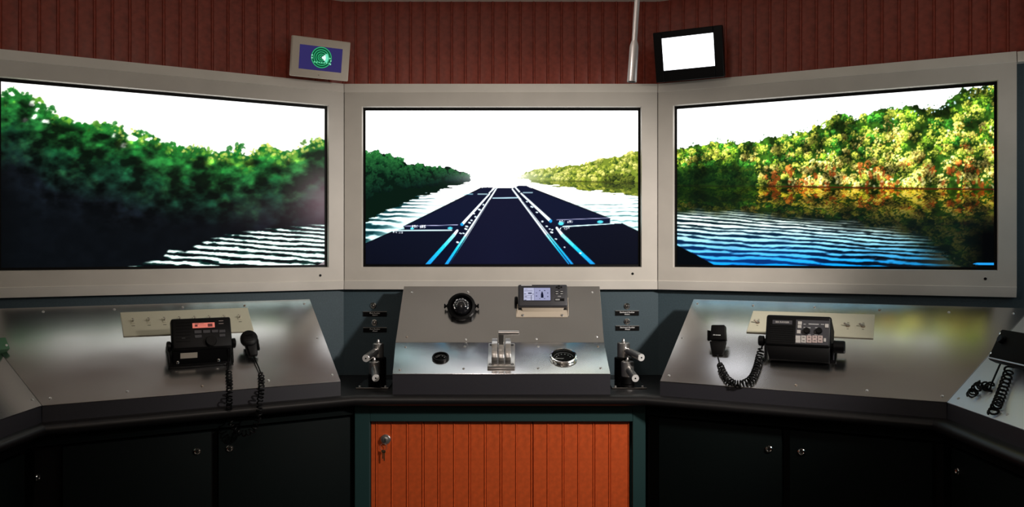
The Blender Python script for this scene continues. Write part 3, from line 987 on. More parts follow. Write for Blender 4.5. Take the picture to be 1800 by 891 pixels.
def monitor(fr, x0, x1, z0, z1, cv, label, nx=470, ny=264, rim=(0.008, 0.008, 0.010, 0.008), dep=0.020, m=None):
    t = thing('display_monitor', label, 'monitor', fr, 'big monitors of the simulator')
    e = 0.0025
    X0, X1, Z0, Z1 = x0 + e, x1 - e, z0 + e, z1 - e
    l, r_, tp, bt = rim
    mb = MB()
    f = -dep + 0.004
    mb.box(X0, X0 + l, Z0, Z1, -WD + 0.001, f); mb.box(X1 - r_, X1, Z0, Z1, -WD + 0.001, f)
    mb.box(X0 + l, X1 - r_, Z1 - tp, Z1, -WD + 0.001, f); mb.box(X0 + l, X1 - r_, Z0, Z0 + bt, -WD + 0.001, f)
    mb.box(X0 + l, X1 - r_, Z0 + bt, Z1 - tp, -WD + 0.001, -dep - 0.002)
    build(mb, 'bezel', M_BLACK, t, smooth=False)
    q = [fr.w(X0 + l, Z0 + bt, -dep), fr.w(X1 - r_, Z0 + bt, -dep), fr.w(X1 - r_, Z1 - tp, -dep), fr.w(X0 + l, Z1 - tp, -dep)]
    picture('screen', q, cv, nx, ny, m or M_PIC, t, fr.mtx().inverted())
    return t

frC = Fr(CL_ + UP * ZC, uC, UP)
LC = CR_.x - CL_.x
xa, xb = 0.0648, 1.0898
ZO0, ZO1 = -0.0688, 0.521
surround(frC, LC, xa, xb, ZO0, ZO1, 'grey surround of the middle monitor, straight ahead', (1112, 481), (WD * math.tan(AL / 2), WD * math.tan(AR / 2)))
monitor(frC, xa, xb, ZO0, ZO1, paint_centre(), 'middle big monitor showing dark barges pushed up a bright river')
frR = Fr(CR_ + UP * ZC, uR, UP)
LR = 1.125
rx0, rx1 = frR.hit(1183, 400).x, frR.hit(1755, 400).x
surround(frR, LR, rx0, rx1, ZO0, ZO1, 'grey surround of the angled monitor on the right', (1732, 490), (WD * math.tan(AR / 2), 0))
monitor(frR, rx0, rx1, ZO0, ZO1, paint_right(), 'right big monitor showing sunlit yellow trees above rippled blue water')
LL = 1.148
frL = Fr(CL_ - uL * LL + UP * ZC, uL, UP)
lx1 = frL.hit(578, 400).x
lx0 = lx1 - 1.02
surround(frL, LL, lx0, lx1, ZO0, ZO1, 'grey surround of the angled monitor on the left', (563, 484), (0, WD * math.tan(AL / 2)))
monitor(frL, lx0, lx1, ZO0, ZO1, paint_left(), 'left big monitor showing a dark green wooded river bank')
# white ledge that goes on past the right surround to the side wall
mb = MB()
for fr, a0, a1 in ((frR, LR + 0.001, (WsR - CR_).length - 0.02), (frL, 0.02 - (WsL - (CL_ - uL * LL)).length, -0.001)):
    lo = [fr.w(a0, ZT - ZC, 0), fr.w(a1, ZT - ZC, 0), fr.w(a1, ZT - ZC, -WD), fr.w(a0, ZT - ZC, -WD)]
    hi = [fr.w(a0, ZT - ZC + 0.004, 0), fr.w(a1, ZT - ZC + 0.004, 0), fr.w(a1, ZTO - ZC, -0.012), fr.w(a0, ZTO - ZC, -0.012)]
    q = MB().hexa(lo, hi)
    struct(q, 'trim_1' if fr is frR else 'trim_2', M_STRIP)

# the outermost two monitors on the side walls, mostly outside the picture, whose light falls into it
def side_picture(kind):
    def f(U, W_):
        n = fbm(U * 14, W_ * 9, 91, 4)
        c = np.ones(U.shape + (3,), np.float32)
        if kind == 'bright':
            tr = W_ < 0.62 + 0.16 * (n - 0.5)
            c[tr] = np.array(rgb(110, 130, 40)) * (0.4 + 1.1 * n[tr])[:, None]
            wa = W_ < 0.36
            c[wa] = np.array(rgb(60, 170, 215)) * (0.25 + 1.2 * n[wa])[:, None]
        else:
            tr = W_ < 0.86 + 0.16 * (n - 0.5)
            c[tr] = np.array(rgb(18, 60, 24)) * (0.4 + 1.1 * n[tr])[:, None]
            wa = W_ < 0.3
            c[wa] = np.array(rgb(8, 14, 14)) * (0.5 + n[wa])[:, None]
        return c
    return f
frWR = Fr(V((XWR - WD, WsR.y - 0.05, ZC)), V((0, -1, 0)), UP)
surround(frWR, 1.15, 0.06, 1.08, ZO0, ZO1, 'grey surround of the monitor on the right side wall', (1900, 480))
monitor(frWR, 0.06, 1.08, ZO0, ZO1, side_picture('bright'), 'big monitor on the right side wall beyond the picture edge', 120, 70)
frWL = Fr(V((XWL + WD, WsL.y - 0.05 - 1.15, ZC)), V((0, 1, 0)), UP)
surround(frWL, 1.15, 0.06, 1.08, ZO0, ZO1, 'grey surround of the monitor on the left side wall', (-100, 480))
monitor(frWL, 0.06, 1.08, ZO0, ZO1, side_picture('dark'), 'big monitor on the left side wall beyond the picture edge', 120, 70)

# ------------------------------------------------------------------ worktop
EC_L, EC_R = V((-0.499, 2.585, 0)), V((0.423, 2.585, 0))
XEL, XER = -1.243, 1.152
edgeL = meet(EC_L, uL, V((XEL, 0, 0)), V((0, 1, 0)))
edgeR = meet(EC_R, uR, V((XER, 0, 0)), V((0, 1, 0)))
YEND = 0.95
front = [V((XEL, YEND, 0)), edgeL, EC_L, EC_R, edgeR, V((XER, YEND, 0))]
def offset(poly, d):
    """shift an open plan line by d towards the wall (left to right line, wall on its left)"""
    out = []
    dirs = [(b - a).normalized() for a, b in zip(poly[:-1], poly[1:])]
    nrm = [V((-e.y, e.x, 0)) for e in dirs]
    for i, p in enumerate(poly):
        if i == 0:
            out.append(p + nrm[0] * d)
        elif i == len(poly) - 1:
            out.append(p + nrm[-1] * d)
        else:
            m_ = (nrm[i - 1] + nrm[i]).normalized()
            out.append(p + m_ * (d / m_.dot(nrm[i])))
    return out
back = [V((XWL + 0.004, YEND, 0)), WsL + V((0.004, 0, 0)) + nL * 0.003, WcL + V((0.001, -0.003, 0)), WcR + V((-0.001, -0.003, 0)), WsR + V((-0.004, 0, 0)) + nR * 0.003, V((XWR - 0.004, YEND, 0))]
mb = MB()
T = 0.036
rows = []
prof = [(0.02, 0.0), (0.012, -0.0015), (0.005, -0.006), (0.001, -0.012), (0.0, -0.018), (0.001, -0.024), (0.005, -0.030), (0.012, -0.0345), (0.02, -T)]
for d, z in prof:
    rows.append([p + UP * (ZK + z) for p in offset(front, d)])
rows.insert(0, [p + UP * ZK for p in back])
rows.append([p + UP * (ZK - T) for p in back])
nP = len(front)
vs = [p for r_ in rows for p in r_]
fs = []
K = len(rows)
for a in range(K):
    b = (a + 1) % K
    for i in range(nP - 1):
        fs.append((a * nP + i, a * nP + i + 1, b * nP + i + 1, b * nP + i))
fs.append(tuple(a * nP for a in range(K)))
fs.append(tuple(a * nP + nP - 1 for a in range(K))[::-1])
mb.add(vs, fs)
wt = build(mb, 'worktop', M_TOP)
tag(wt, 'long black worktop with a rounded front edge running below the sloped consoles', 'worktop')

# ------------------------------------------------------------------ sloped consoles
def sheet(bl, br, tr, tl, n, t=0.003):
    a = [V(p) for p in (bl, br, tr, tl)]
    b = [p + V(n) * t for p in a]
    return MB().hexabev(a, b, 0.0008, 1)
SCREW = MB().lathe([(0.0042, -0.0005), (0.0042, 0.0006), (0.0034, 0.0022), (0.0016, 0.003), (0.0008, 0.0024), (0, 0.0024)], n=12).mesh('screw', M_STEEL)
SCREWB = SCREW.copy()
SCREWB.materials[0] = M_RUST
def screws(parent, fr, pts, base, c=0.003):
    inv = base.mtx().inverted()
    for i, (px, py) in enumerate(pts):
        q = fr.hitw(px, py, c)
        link('screw', SCREWB if i % 5 == 3 else SCREW, parent, inv @ Fr(q, fr.x, fr.y).mtx())

def loc(fr, pts):
    return [fr.loc(p) for p in pts]

# middle console
yt, yk, yb = 2.94, 2.784, 2.61
cTop = [P(710, 503, yt), P(1054, 503, yt)]
cK = [P(695, 602, yk), P(1062, 602, yk)]
cB = [P(690, 657, yb), P(1073, 657, yb)]
for a in (cTop, cK, cB):
    z = (a[0].z + a[1].z) / 2
    a[0].z = a[1].z = z
frCU = Fr((cK[0] + cK[1]) / 2, uC, cTop[0] - cK[0])
frCLo = Fr((cB[0] + cB[1]) / 2, uC, cK[0] - cB[0])
base = Fr(V((0, yb, ZK)), uC, V((0, 1, 0)))
t = thing('sloped_console', 'middle aluminium console with compass, lever and gauges', 'console', base, 'sloped aluminium consoles')
prof_l = [V((cB[0].x, yb, ZK)), cB[0] - frCLo.z * .003, cK[0] - frCU.z * .003, cTop[0] - frCU.z * .003, V((cTop[0].x, yt + 0.004, ZC - 0.152)), V((cTop[0].x, YB + WD - 0.001, ZC - 0.152)), V((cTop[0].x, YB + WD - 0.001, ZK))]
prof_r = [V((cB[1].x, yb, ZK)), cB[1] - frCLo.z * .003, cK[1] - frCU.z * .003, cTop[1] - frCU.z * .003, V((cTop[1].x, yt + 0.004, ZC - 0.152)), V((cTop[1].x, YB + WD - 0.001, ZC - 0.152)), V((cTop[1].x, YB + WD - 0.001, ZK))]
build(MB().hexa(loc(base, prof_l), loc(base, prof_r)), 'body', M_FASCIA, t, smooth=False)
def panel_part(fr, base, quad, parent, name='metal_panel', m=M_ALU):
    q = loc(fr, quad)
    o = build(sheet(q[0], q[1], q[2], q[3], V((0, 0, 1))), name, m, parent, base.mtx().inverted() @ fr.mtx())
    return o
up_ = [cK[0], cK[1], cTop[1], cTop[0]]
panel_part(frCU, base, [p - frCU.z * .003 for p in up_], t, 'upper_panel')
panel_part(frCLo, base, [p - frCLo.z * .003 for p in (cB[0], cB[1], cK[1], cK[0])], t, 'lower_panel')
screws(t, frCU, [(724, 514), (823, 513.5), (1041, 514), (715, 592), (819, 597), (943, 596), (1049, 592)], base, 0)
screws(t, frCLo, [(713, 610), (817, 609), (946, 609), (1051, 609), (703, 650), (815, 648), (946, 647), (1056, 647)], base, 0)
consC = t

def plane_panel(o, u, top_pt, bot_pt):
    return Fr(o, u, top_pt - bot_pt)

# left console: bottom edge at fascia, top near the wall
ZPB = ZC - 0.422
lbr = P(599, 670, 2.591); lbr.z = ZPB
lbl = lbr - uL * 0.8235
ltr = lbr - nL * 0.345 + UP * 0.243
frLP = Fr(lbr, uL, ltr - lbr)
seamL = frLP.hitw(4, 623.0)                       # a point on the mitre seam
lt = frLP.loc(ltr).y
a0, a1 = frLP.loc(lbl), frLP.loc(seamL)
sx = a0.x + (a1.x - a0.x) * lt / a1.y
ltl = frLP.w(sx, lt)
ltr2 = frLP.hitw(545, 527); q = frLP.loc(ltr2); ltr = frLP.w(q.x, lt)

rbl = P(1160, 670, 2.591); rbl.z = ZPB
rbr = rbl + uR * 0.806
rtl = rbl - nR * 0.345 + UP * 0.243
frRP = Fr(rbl, uR, rtl - rbl)
q = frRP.hit(1219, 526); rtl = frRP.w(q.x, lt)
a0, a1 = frRP.loc(rbr), frRP.hit(1757, 603)
rtr = frRP.w(a0.x + (a1.x - a0.x) * lt / a1.y, lt)

def side_console(bl, br, tr, tl, fr, wallp, label, scr, m=M_ALU):
    base = Fr(V((fr.o.x, fr.o.y, ZK)), fr.x, UP.cross(fr.x))
    t = thing('sloped_console', label, 'console', base, 'sloped aluminium consoles')
    e = fr.z * .003
    lo = [V((bl.x, bl.y, ZK)), V((br.x, br.y, ZK)), V((tr.x, tr.y, ZK)), V((tl.x, tl.y, ZK))]
    hi = [bl - e, br - e, tr - e, tl - e]
    build(MB().hexa(loc(base, lo), loc(base, hi)), 'body', M_FASCIA, t, smooth=False)
    panel_part(fr, base, [p - e for p in (bl, br, tr, tl)], t, m=m)
    screws(t, fr, scr, base, 0)
    return t
side_console(lbl, lbr, ltr, ltl, frLP, None, 'left aluminium console under the left monitor, carrying a radio',
             [(76, 548), (201, 544), (321, 540), (430, 537), (535, 534), (558, 594), (584, 659), (472, 669), (355.5, 678.5), (224, 688), (88, 700)])
side_console(rbl, rbr, rtr, rtl, frRP, None, 'right aluminium console under the right monitor, carrying a wide radio',
             [(1226, 533.5), (1324, 537), (1432, 540), (1546, 545), (1668, 549), (1781, 551), (1199.5, 593.5), (1176, 660), (1399, 677), (1524, 686.5), (1656, 696)])
# side wings, mitred to the consoles
gap = 0.0015
wr_far = V((rbr.x - 0.006, 1.0, ZPB)); wrt_far = V((rtr.x - 0.006, 1.0, rtr.z))
frWPR = Fr(V((rbr.x, 1.9, ZPB)), V((0.0, -1, 0)), rtr - V((rbr.x, rtr.y, ZPB)))
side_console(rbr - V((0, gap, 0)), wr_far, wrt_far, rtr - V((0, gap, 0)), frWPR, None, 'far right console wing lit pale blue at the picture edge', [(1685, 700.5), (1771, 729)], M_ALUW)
wl_far = V((lbl.x + 0.004, 1.0, ZPB)); wlt_far = V((ltl.x + 0.004, 1.0, ltl.z))
frWPL = Fr(V((lbl.x, 2.05, ZPB)), V((0.0, 1, 0)), ltl - V((lbl.x, ltl.y, ZPB)))
side_console(wl_far, lbl - V((0, gap, 0)), ltl - V((0, gap, 0)), wlt_far, frWPL, None, 'far left console wing, only its corner in the picture', [(57, 703)])

# ------------------------------------------------------------------ cabinets under the worktop
face = offset(front, 0.05)
ZF1 = ZK - T - 0.001
fL_s, fL_e = face[1], face[2]; fR_s, fR_e = face[3], face[4]
# middle cabinet with the tambour door
yF = face[2].y
fr = Fr(V((0, yF, ZC)), uC, UP)
cab = thing('tambour_cabinet', 'dark green cabinet with an orange brown slatted door below the middle console', 'cabinet', fr)
xl, xr = face[2].x + 0.002, face[3].x - 0.002
o0, o1 = fr.hit(650, 800).x, fr.hit(1112, 800).x
ot = fr.hit(800, 741).y
zb, ztp = 0.001 - ZC, ZF1 - ZC
zob = 0.10 - ZC
mb = MB()
mb.box(xl, o0, zb, ztp, -0.03, 0, 0.0015, 1); mb.box(o1, xr, zb, ztp, -0.03, 0, 0.0015, 1)
mb.box(o0, o1, ot, ztp, -0.03, 0, 0.0015, 1); mb.box(o0, o1, zb, zob, -0.03, 0, 0.0015, 1)
mb.box(xl, xr, zb, ztp, -0.26, -0.075)
build(mb, 'frame', M_FRAME, cab, smooth=False)
s1 = fr.hit(1107, 800, -0.016).x
ptx = [580 + v / 2.8125 for v in (235, 310, 387, 465, 543, 618, 695, 772, 850, 925, 1005, 1080, 1157, 1232, 1310, 1387)]
xsl = [o0 + 0.001] + [fr.hit(v, 800, -0.016).x for v in ptx] + [s1]
pitch = (xsl[-2] - xsl[1]) / 15
def slat_mesh(wd):
    tt = 0.012
    pr = [(0.0002, 0), (0.0002, tt - 0.0025), (0.0012, tt), (wd - 0.0075, tt), (wd - 0.0068, tt - 0.0012), (wd - 0.0056, tt + 0.0012), (wd - 0.0042, tt + 0.0020), (wd - 0.0024, tt + 0.0018), (wd - 0.0010, tt + 0.0004), (wd - 0.0002, tt - 0.0025), (wd - 0.0002, 0)]
    return MB().hexa([V((x, 0, z)) for x, z in pr], [V((x, ot - zob - 0.004, z)) for x, z in pr])
sm = slat_mesh(pitch).mesh('slat', M_TAMB)
for i in range(len(xsl) - 1):
    wd = xsl[i + 1] - xsl[i]
    me = sm if 0 < i < 16 else slat_mesh(wd).mesh('slat', M_TAMB)
    link('slat', me, cab, Matrix.Translation((xsl[i], zob + 0.002, -0.028)))
zs_ = -0.016
h = fr.hit(678, 772, zs_)
lk = build(MB().lathe([(0.0, 0), (0.0165, 0), (0.0165, 0.004), (0.0145, 0.006), (0.009, 0.0065), (0.009, 0.012), (0.007, 0.013), (0, 0.013)], (h.x, h.y, zs_), n=24), 'lock', M_STEEL, cab)
build(MB().box(h.x - 0.0012, h.x + 0.0012, h.y - 0.006, h.y + 0.006, zs_ + 0.0128, zs_ + 0.0134), 'keyhole', M_BLACK, lk)
# keys hanging from the lock
kf = Fr(fr.w(h.x - 0.002, h.y - 0.012, zs_ + 0.007), uC, UP)
kt = thing('key_ring', 'small ring with keys hanging from the lock of the slatted door', 'keys', kf)
pts = [(0.011 * math.sin(a) - 0.004, -0.011 + 0.011 * math.cos(a), 0.0015) for a in np.linspace(0, 2 * math.pi, 25)]
build(MB().tube(pts, 0.0008, 5), 'ring', M_STEEL, kt)
for dx, l_ in ((-0.001, 0.028), (-0.006, 0.022)):
    mb = MB().lathe([(0, 0), (0.005, 0), (0.005, 0.0014), (0, 0.0014)], (dx, -0.025, 0.001 + (0.003 if dx > -0.003 else 0)), n=12)
    mb.box(dx - 0.0018, dx + 0.0018, -0.027 - l_, -0.026, 0.001 + (0.003 if dx > -0.003 else 0), 0.0024 + (0.003 if dx > -0.003 else 0))
    build(mb, 'key', M_BRASS, kt)

LOCK = MB().lathe([(0, 0), (0.0105, 0), (0.0105, 0.003), (0.0085, 0.0048), (0.0072, 0.0045), (0.0055, 0.0026), (0, 0.0026)], n=20)
def cab_lock(parent, x, y, z):
    l_ = build(LOCK, 'lock', M_CHROME, parent, Matrix.Translation((x, y, z)))
    build(MB().box(-0.0012, 0.0012, -0.004, 0.003, 0.0024, 0.003), 'keyhole', M_BLACK, l_)
def cabinet(a, b, u, n, label, doors, locks, depth=0.28):
    """a, b: plan ends of the front line; doors: (x0, x1) along it; locks: pixel, door index"""
    fr = Fr(V((a.x, a.y, ZC)), u, UP)
    t = thing('base_cabinet', label, 'cabinet', fr, 'dark base cabinets under the worktop')
    L = (b - a).length
    mb = MB()
    mb.box(0.002, L - 0.002, zb, ztp, -0.045, -0.020)
    build(mb, 'body', M_BLACKM, t, smooth=False)
    ds = []
    for x0, x1, top in doors:
        d = build(MB().box(x0, x1, 0.08 - ZC, top, -0.0195, 0.0, 0.002, 2), 'door', M_DOOR, t)
        ds.append(d)
    build(MB().box(0.002, L - 0.002, top + 0.008, ztp, -0.0195, -0.002), 'rail', M_DOOR, t, smooth=False)
    for (px, py), k in locks:
        q = fr.hit(px, py)
        cab_lock(ds[k], q.x, q.y, 0.0)
    return t, fr
frT = Fr(V((fL_s.x, fL_s.y, ZC)), uL, UP)
Lf = (fL_e - fL_s).length
dtop = frT.hit(560, 739).y
x = [frT.hit(p_, 790).x for p_ in (110, 372, 384, 616)]
cabinet(fL_s, fL_e, uL, nL, 'dark cabinet under the left console with two locked doors', [(max(0.03, x[0]), x[1], dtop), (x[2], min(x[3], Lf - 0.012), dtop)], [((346, 793), 0), ((403, 788), 1)])
frT = Fr(V((fR_s.x, fR_s.y, ZC)), uR, UP)
Lf = (fR_e - fR_s).length
x = [frT.hit(p_, 790).x for p_ in (1158, 1374, 1388, 1640)]
cabinet(fR_s, fR_e, uR, nR, 'dark cabinet under the right console with two locked doors', [(x[0], x[1], dtop), (x[2], min(x[3], Lf - 0.03), dtop)], [((1352, 789), 0), ((1409, 794), 1)])
yw = face[1].y
cabinet(V((face[0].x, YEND + 0.05, 0)), V((face[1].x, yw - 0.003, 0)), V((0, 1, 0)), V((1, 0, 0)), 'cabinet under the far left wing, nearly black, one lock glinting', [(0.02, yw - YEND - 0.09, dtop)], [((65, 839), 0)])
yw = face[4].y
cabinet(V((face[4].x, yw - 0.003, 0)), V((face[5].x, YEND + 0.05, 0)), V((0, -1, 0)), V((-1, 0, 0)), 'cabinet under the far right wing, nearly black, one lock glinting', [(0.03, yw - YEND - 0.07, dtop)], [((1684, 828), 0)])

# ------------------------------------------------------------------ rudder lever stands
def rudder_stand(label, plate, cx_post, hubs, tips):
    """plate: pixel x0, x1, y of its front edge; hubs and tips in pixels with depth"""
    Yp = (ZC - ZK) * F / (plate[2] - CY)
    c = P((plate[0] + plate[1]) / 2, plate[2], Yp)
    fr = Fr(V((c.x, Yp, ZK)), uC, V((0, 1, 0)))
    t = thing('rudder_lever_stand', label, 'control lever', fr, 'paired rudder lever stands')
    hw = (plate[1] - plate[0]) / 2 * Yp / F
    build(MB().box(-hw, hw, 0.0, 0.17, 0.0, 0.005, 0.0012, 1), 'base_plate', M_PLATE, t)
    for sx_ in (-1, 1):
        build(MB().lathe([(0.0045, 0), (0.0045, 0.003), (0.002, 0.005), (0, 0.005)], (sx_ * (hw - 0.012), 0.012, 0.005), n=12), 'bolt', M_STEEL, t)
    for k, ((hx, hy0, hy1, Yh, rpx), (tx_, ty_, Yt, tr_)) in enumerate(zip(hubs, tips)):
        top = fr.loc(P(hx, hy0, Yh)); bot = fr.loc(P(hx, hy1, Yh))
        r = rpx * Yh / F
        col = build(MB().cyl((top.x, top.y, 0.005), (top.x, top.y, bot.z), r * (1.45 if k == 0 else 1.12), n=28, bev=0.002), 'column', M_BLACK, t)
        build(MB().cyl((top.x, top.y, bot.z), (top.x, top.y, top.z), r, n=28, bev=0.0022), 'hub', M_STEEL, t)
        build(MB().lathe([(0.007, 0), (0.007, 0.005), (0.0055, 0.006), (0.0045, 0.011), (0.003, 0.0135), (0, 0.0135)], top, n=12), 'cap_nut', M_STEEL, t)
        tip = fr.loc(P(tx_, ty_, Yt))
        h0 = V((top.x, top.y, bot.z + (top.z - bot.z) * 0.55))
        d = (tip - h0).normalized(); Lh = (tip - h0).length
        rt = tr_ * Yt / F
        hd = build(MB().lathe([(0, r * 0.5), (rt * 0.62, r * 0.5), (rt * 0.66, r * 1.25), (rt * 0.98, r * 1.6), (rt, r * 2.0), (rt, Lh - 0.0015), (rt - 0.0015, Lh), (0, Lh)], h0, d, 24), 'handle', M_SATIN, t)
        build(MB().lathe([(0, -0.001), (rt * 0.93, -0.001), (rt * 0.93, 0.0005), (0, 0.0005)], tip, d, 20), 'end_face', M_LITEND, hd)  # added paler disc, the light on the handle end put into its colour
        build(MB().lathe([(0, 0), (rt * 0.22, 0), (rt * 0.22, 0.0009), (0, 0.0009)], tip, d, 12), 'end_hole', M_BLACK, hd)
    return t
rudder_stand('chrome and black rudder lever pair on the left of the middle console', (625, 683, 684), 665,
             [(665, 603, 628, 2.86, 9.5), (658, 635, 657, 2.79, 9.5)], [(643, 630, 2.74, 6.8), (660.5, 664.5, 2.665, 6.8)])
rudder_stand('chrome and black rudder lever pair on the right of the middle console', (1076, 1137, 684), 1096,
             [(1096, 602, 628, 2.86, 11), (1103, 635, 662, 2.79, 11)], [(1127.5, 628.5, 2.74, 6.8), (1117, 665, 2.665, 6.8)])

# chrome buttons and engraved plaques on the teal wall
frWall = Fr(V((0, YB + WD, ZC)), uC, UP)
def button(px, py, label):
    q = frWall.hit(px, py)
    fr = frWall.at(frWall.w(q.x, q.y, 0))
    t = thing('indicator_button', label, 'button', fr, 'chrome buttons on the teal wall')
    build(MB().lathe([(0, 0), (0.0115, 0), (0.0115, 0.002), (0.009, 0.004), (0.0075, 0.004), (0.0075, 0.003), (0, 0.003)], n=20), 'ring', M_CHROME, t)
    build(MB().lathe([(0.0072, 0.003), (0.0068, 0.0055), (0.0045, 0.008), (0, 0.009)], n=18), 'dome', M_CHROME, t)
def plaque(px0, px1, py0, py1, l1, l2, label, m=M_WHITE):
    a = frWall.hit(px0, py1); b = frWall.hit(px1, py0)
    fr = frWall.at(frWall.w((a.x + b.x) / 2, (a.y + b.y) / 2, 0))
    w_, h_ = (b.x - a.x) / 2, (b.y - a.y) / 2
    t = thing('plaque', label, 'label plate', fr, 'engraved rudder plaques')
    build(MB().box(-w_, w_, -h_, h_, 0, 0.0025), 'plate', M_BLACK, t, smooth=False)
    build(MB().box(-w_, w_, h_, h_ + 0.0018, 0, 0.005), 'top_strip', M_SATIN, t, smooth=False)
    text(l1, 0.0076, m, t, 0, h_ * 0.42, 0.0027)
    text(l2, 0.0070, m, t, 0, -h_ * 0.42, 0.0027)
button(656, 537, 'upper chrome button on the teal wall left of the middle console')
button(658, 567, 'lower chrome button on the teal wall left of the middle console')
button(1102, 538, 'upper chrome button on the teal wall right of the middle console')
button(1102, 565, 'lower chrome button on the teal wall right of the middle console')
plaque(638.5, 680, 548, 556, 'Port Rudder', 'Astern', 'upper black plaque left of the middle console, lettered Port Rudder Astern')
plaque(638.5, 680, 576, 584, 'Port Rudder', 'Ahead', 'lower black plaque left of the middle console, lettered Port Rudder Ahead')
plaque(1081.5, 1123, 546.5, 554.5, 'Starboard Rudder', 'Astern', 'upper black plaque right of the middle console, lettered Starboard Rudder Astern')
plaque(1082, 1123.5, 573, 581, 'Starboard Rudder', 'Ahead', 'lower black plaque right of the middle console, lettered Starboard Rudder Ahead')

# ------------------------------------------------------------------ instruments of the middle console
def device_frame(C, base_px, face_px, elev, off):
    """a face turned towards the room, tilted up by elev, standing off in front of the point base_px of panel C"""
    B = C.hitw(*base_px)
    nh = C.x.cross(UP).normalized()
    if nh.dot(C.z) < 0:
        nh = -nh
    z = nh * math.cos(R(elev)) + UP * math.sin(R(elev))
    y = z.cross(C.x).normalized()
    d = sight(*face_px)
    O = B + nh * off
    t_ = (O - EYE).dot(z) / d.dot(z)
    return Fr(EYE + d * t_, C.x, y)

# compass
fr = device_frame(frCU, (811, 563), (811, 539), 22, 0.008)
t = thing('compass', 'round black compass on a bracket, left on the middle console', 'compass', fr)
rc = 25 * (fr.o.y) / F
build(MB().lathe([(0, -0.045), (rc * 0.55, -0.045), (rc * 0.92, -0.028), (rc, -0.008), (rc, 0.004), (rc * 0.95, 0.010), (rc * 0.80, 0.012), (rc * 0.70, 0.006), (rc * 0.66, -0.002), (0, -0.002)], n=40), 'housing', M_BLACK, t)
dm = build(MB().lathe([(rc * 0.64, -0.002)] + [(rc * 0.64 * math.cos(a), 0.024 * math.sin(a)) for a in np.linspace(0, math.pi / 2, 8)], n=32), 'card_dome', M_DOME, t)
for k, a in enumerate(np.linspace(R(-20), R(200), 10)):
    rr = rc * (0.50 if k % 2 == 0 else 0.47)
    build(MB().box(-0.0035, 0.0035, -0.0022, 0.0022, 0, 0.0008, mtx=Matrix.Translation((rr * math.cos(a), rr * math.sin(a) - 0.001, 0.0148 if k % 2 == 0 else 0.0158)) @ Matrix.Rotation(a + R(90), 4, 'Z')), 'card_mark', M_DIMWHITE if k % 3 else M_WHITE, dm)
for k, a in enumerate(np.linspace(R(10), R(170), 8)):
    build(MB().box(-0.0022, 0.0022, -0.0012, 0.0012, 0, 0.0008, mtx=Matrix.Translation((rc * 0.3 * math.cos(a), rc * 0.3 * math.sin(a) - 0.002, 0.0212)) @ Matrix.Rotation(a, 4, 'Z')), 'card_mark', M_DIMWHITE, dm)
for s_ in (-1, 1):
    build(MB().lathe([(0, 0), (0.008, 0), (0.008, 0.004), (0.004, 0.005), (0.004, 0.008), (0.008, 0.010), (0.0085, 0.014), (0, 0.014)], (s_ * (rc - 0.003), 0.004, -0.006), (s_, 0, 0), 14), 'clamp_knob', M_BLACK, t)
# bracket: two cheeks reaching down to a foot on the panel
fo = frCU.hitw(811, 562)
ft = frCU.at(fo)
mw = fr.mtx().inverted()
foot = MB().box(-0.036, 0.036, -0.004, 0.050, 0.0, 0.010, 0.002, mtx=mw @ ft.mtx())
build(foot, 'bracket_foot', M_BLACK, t)
lc = fr.loc(ft.w(0, 0.02, 0.006))
mb = MB()
mb.hexabev([V((-0.030, lc.y - 0.004, lc.z - 0.02)), V((0.030, lc.y - 0.004, lc.z - 0.02)), V((0.034, -0.02, -0.038)), V((-0.034, -0.02, -0.038))],
           [V((-0.030, lc.y - 0.004, lc.z + 0.012)), V((0.030, lc.y - 0.004, lc.z + 0.012)), V((0.036, -0.02, -0.004)), V((-0.036, -0.02, -0.004))], 0.002)
build(mb, 'bracket', M_BLACK, t)

# chart plotter
fr = device_frame(frCU, (952, 558), (953.5, 519), 24, 0.024)
t = thing('chart_plotter', 'small dark grey plotter with a lit screen on a tan bracket', 'navigation display', fr)
a = fr.hit(911, 538.5); b = fr.hit(997, 499.5)
x0, x1, y0, y1 = a.x, b.x, a.y, b.y
build(MB().box(x0, x1, y0, y1, -0.020, 0, 0.006, 3), 'case', M_GREY, t)
mb = MB().hexabev([V((x0 + 0.010, y0 + 0.003, -0.012)), V((x1 - 0.010, y0 + 0.003, -0.012)), V((x1 - 0.012, y1 - 0.012, -0.018)), V((x0 + 0.012, y1 - 0.012, -0.018))],
                  [V((x0 + 0.018, y0 - 0.022, -0.034)), V((x1 - 0.020, y0 - 0.022, -0.034)), V((x1 - 0.02, y1 - 0.02, -0.062)), V((x0 + 0.02, y1 - 0.02, -0.062))], 0.003)
build(mb, 'rear_case', M_TAN, t)  # tan stands in for light reflected onto the underside
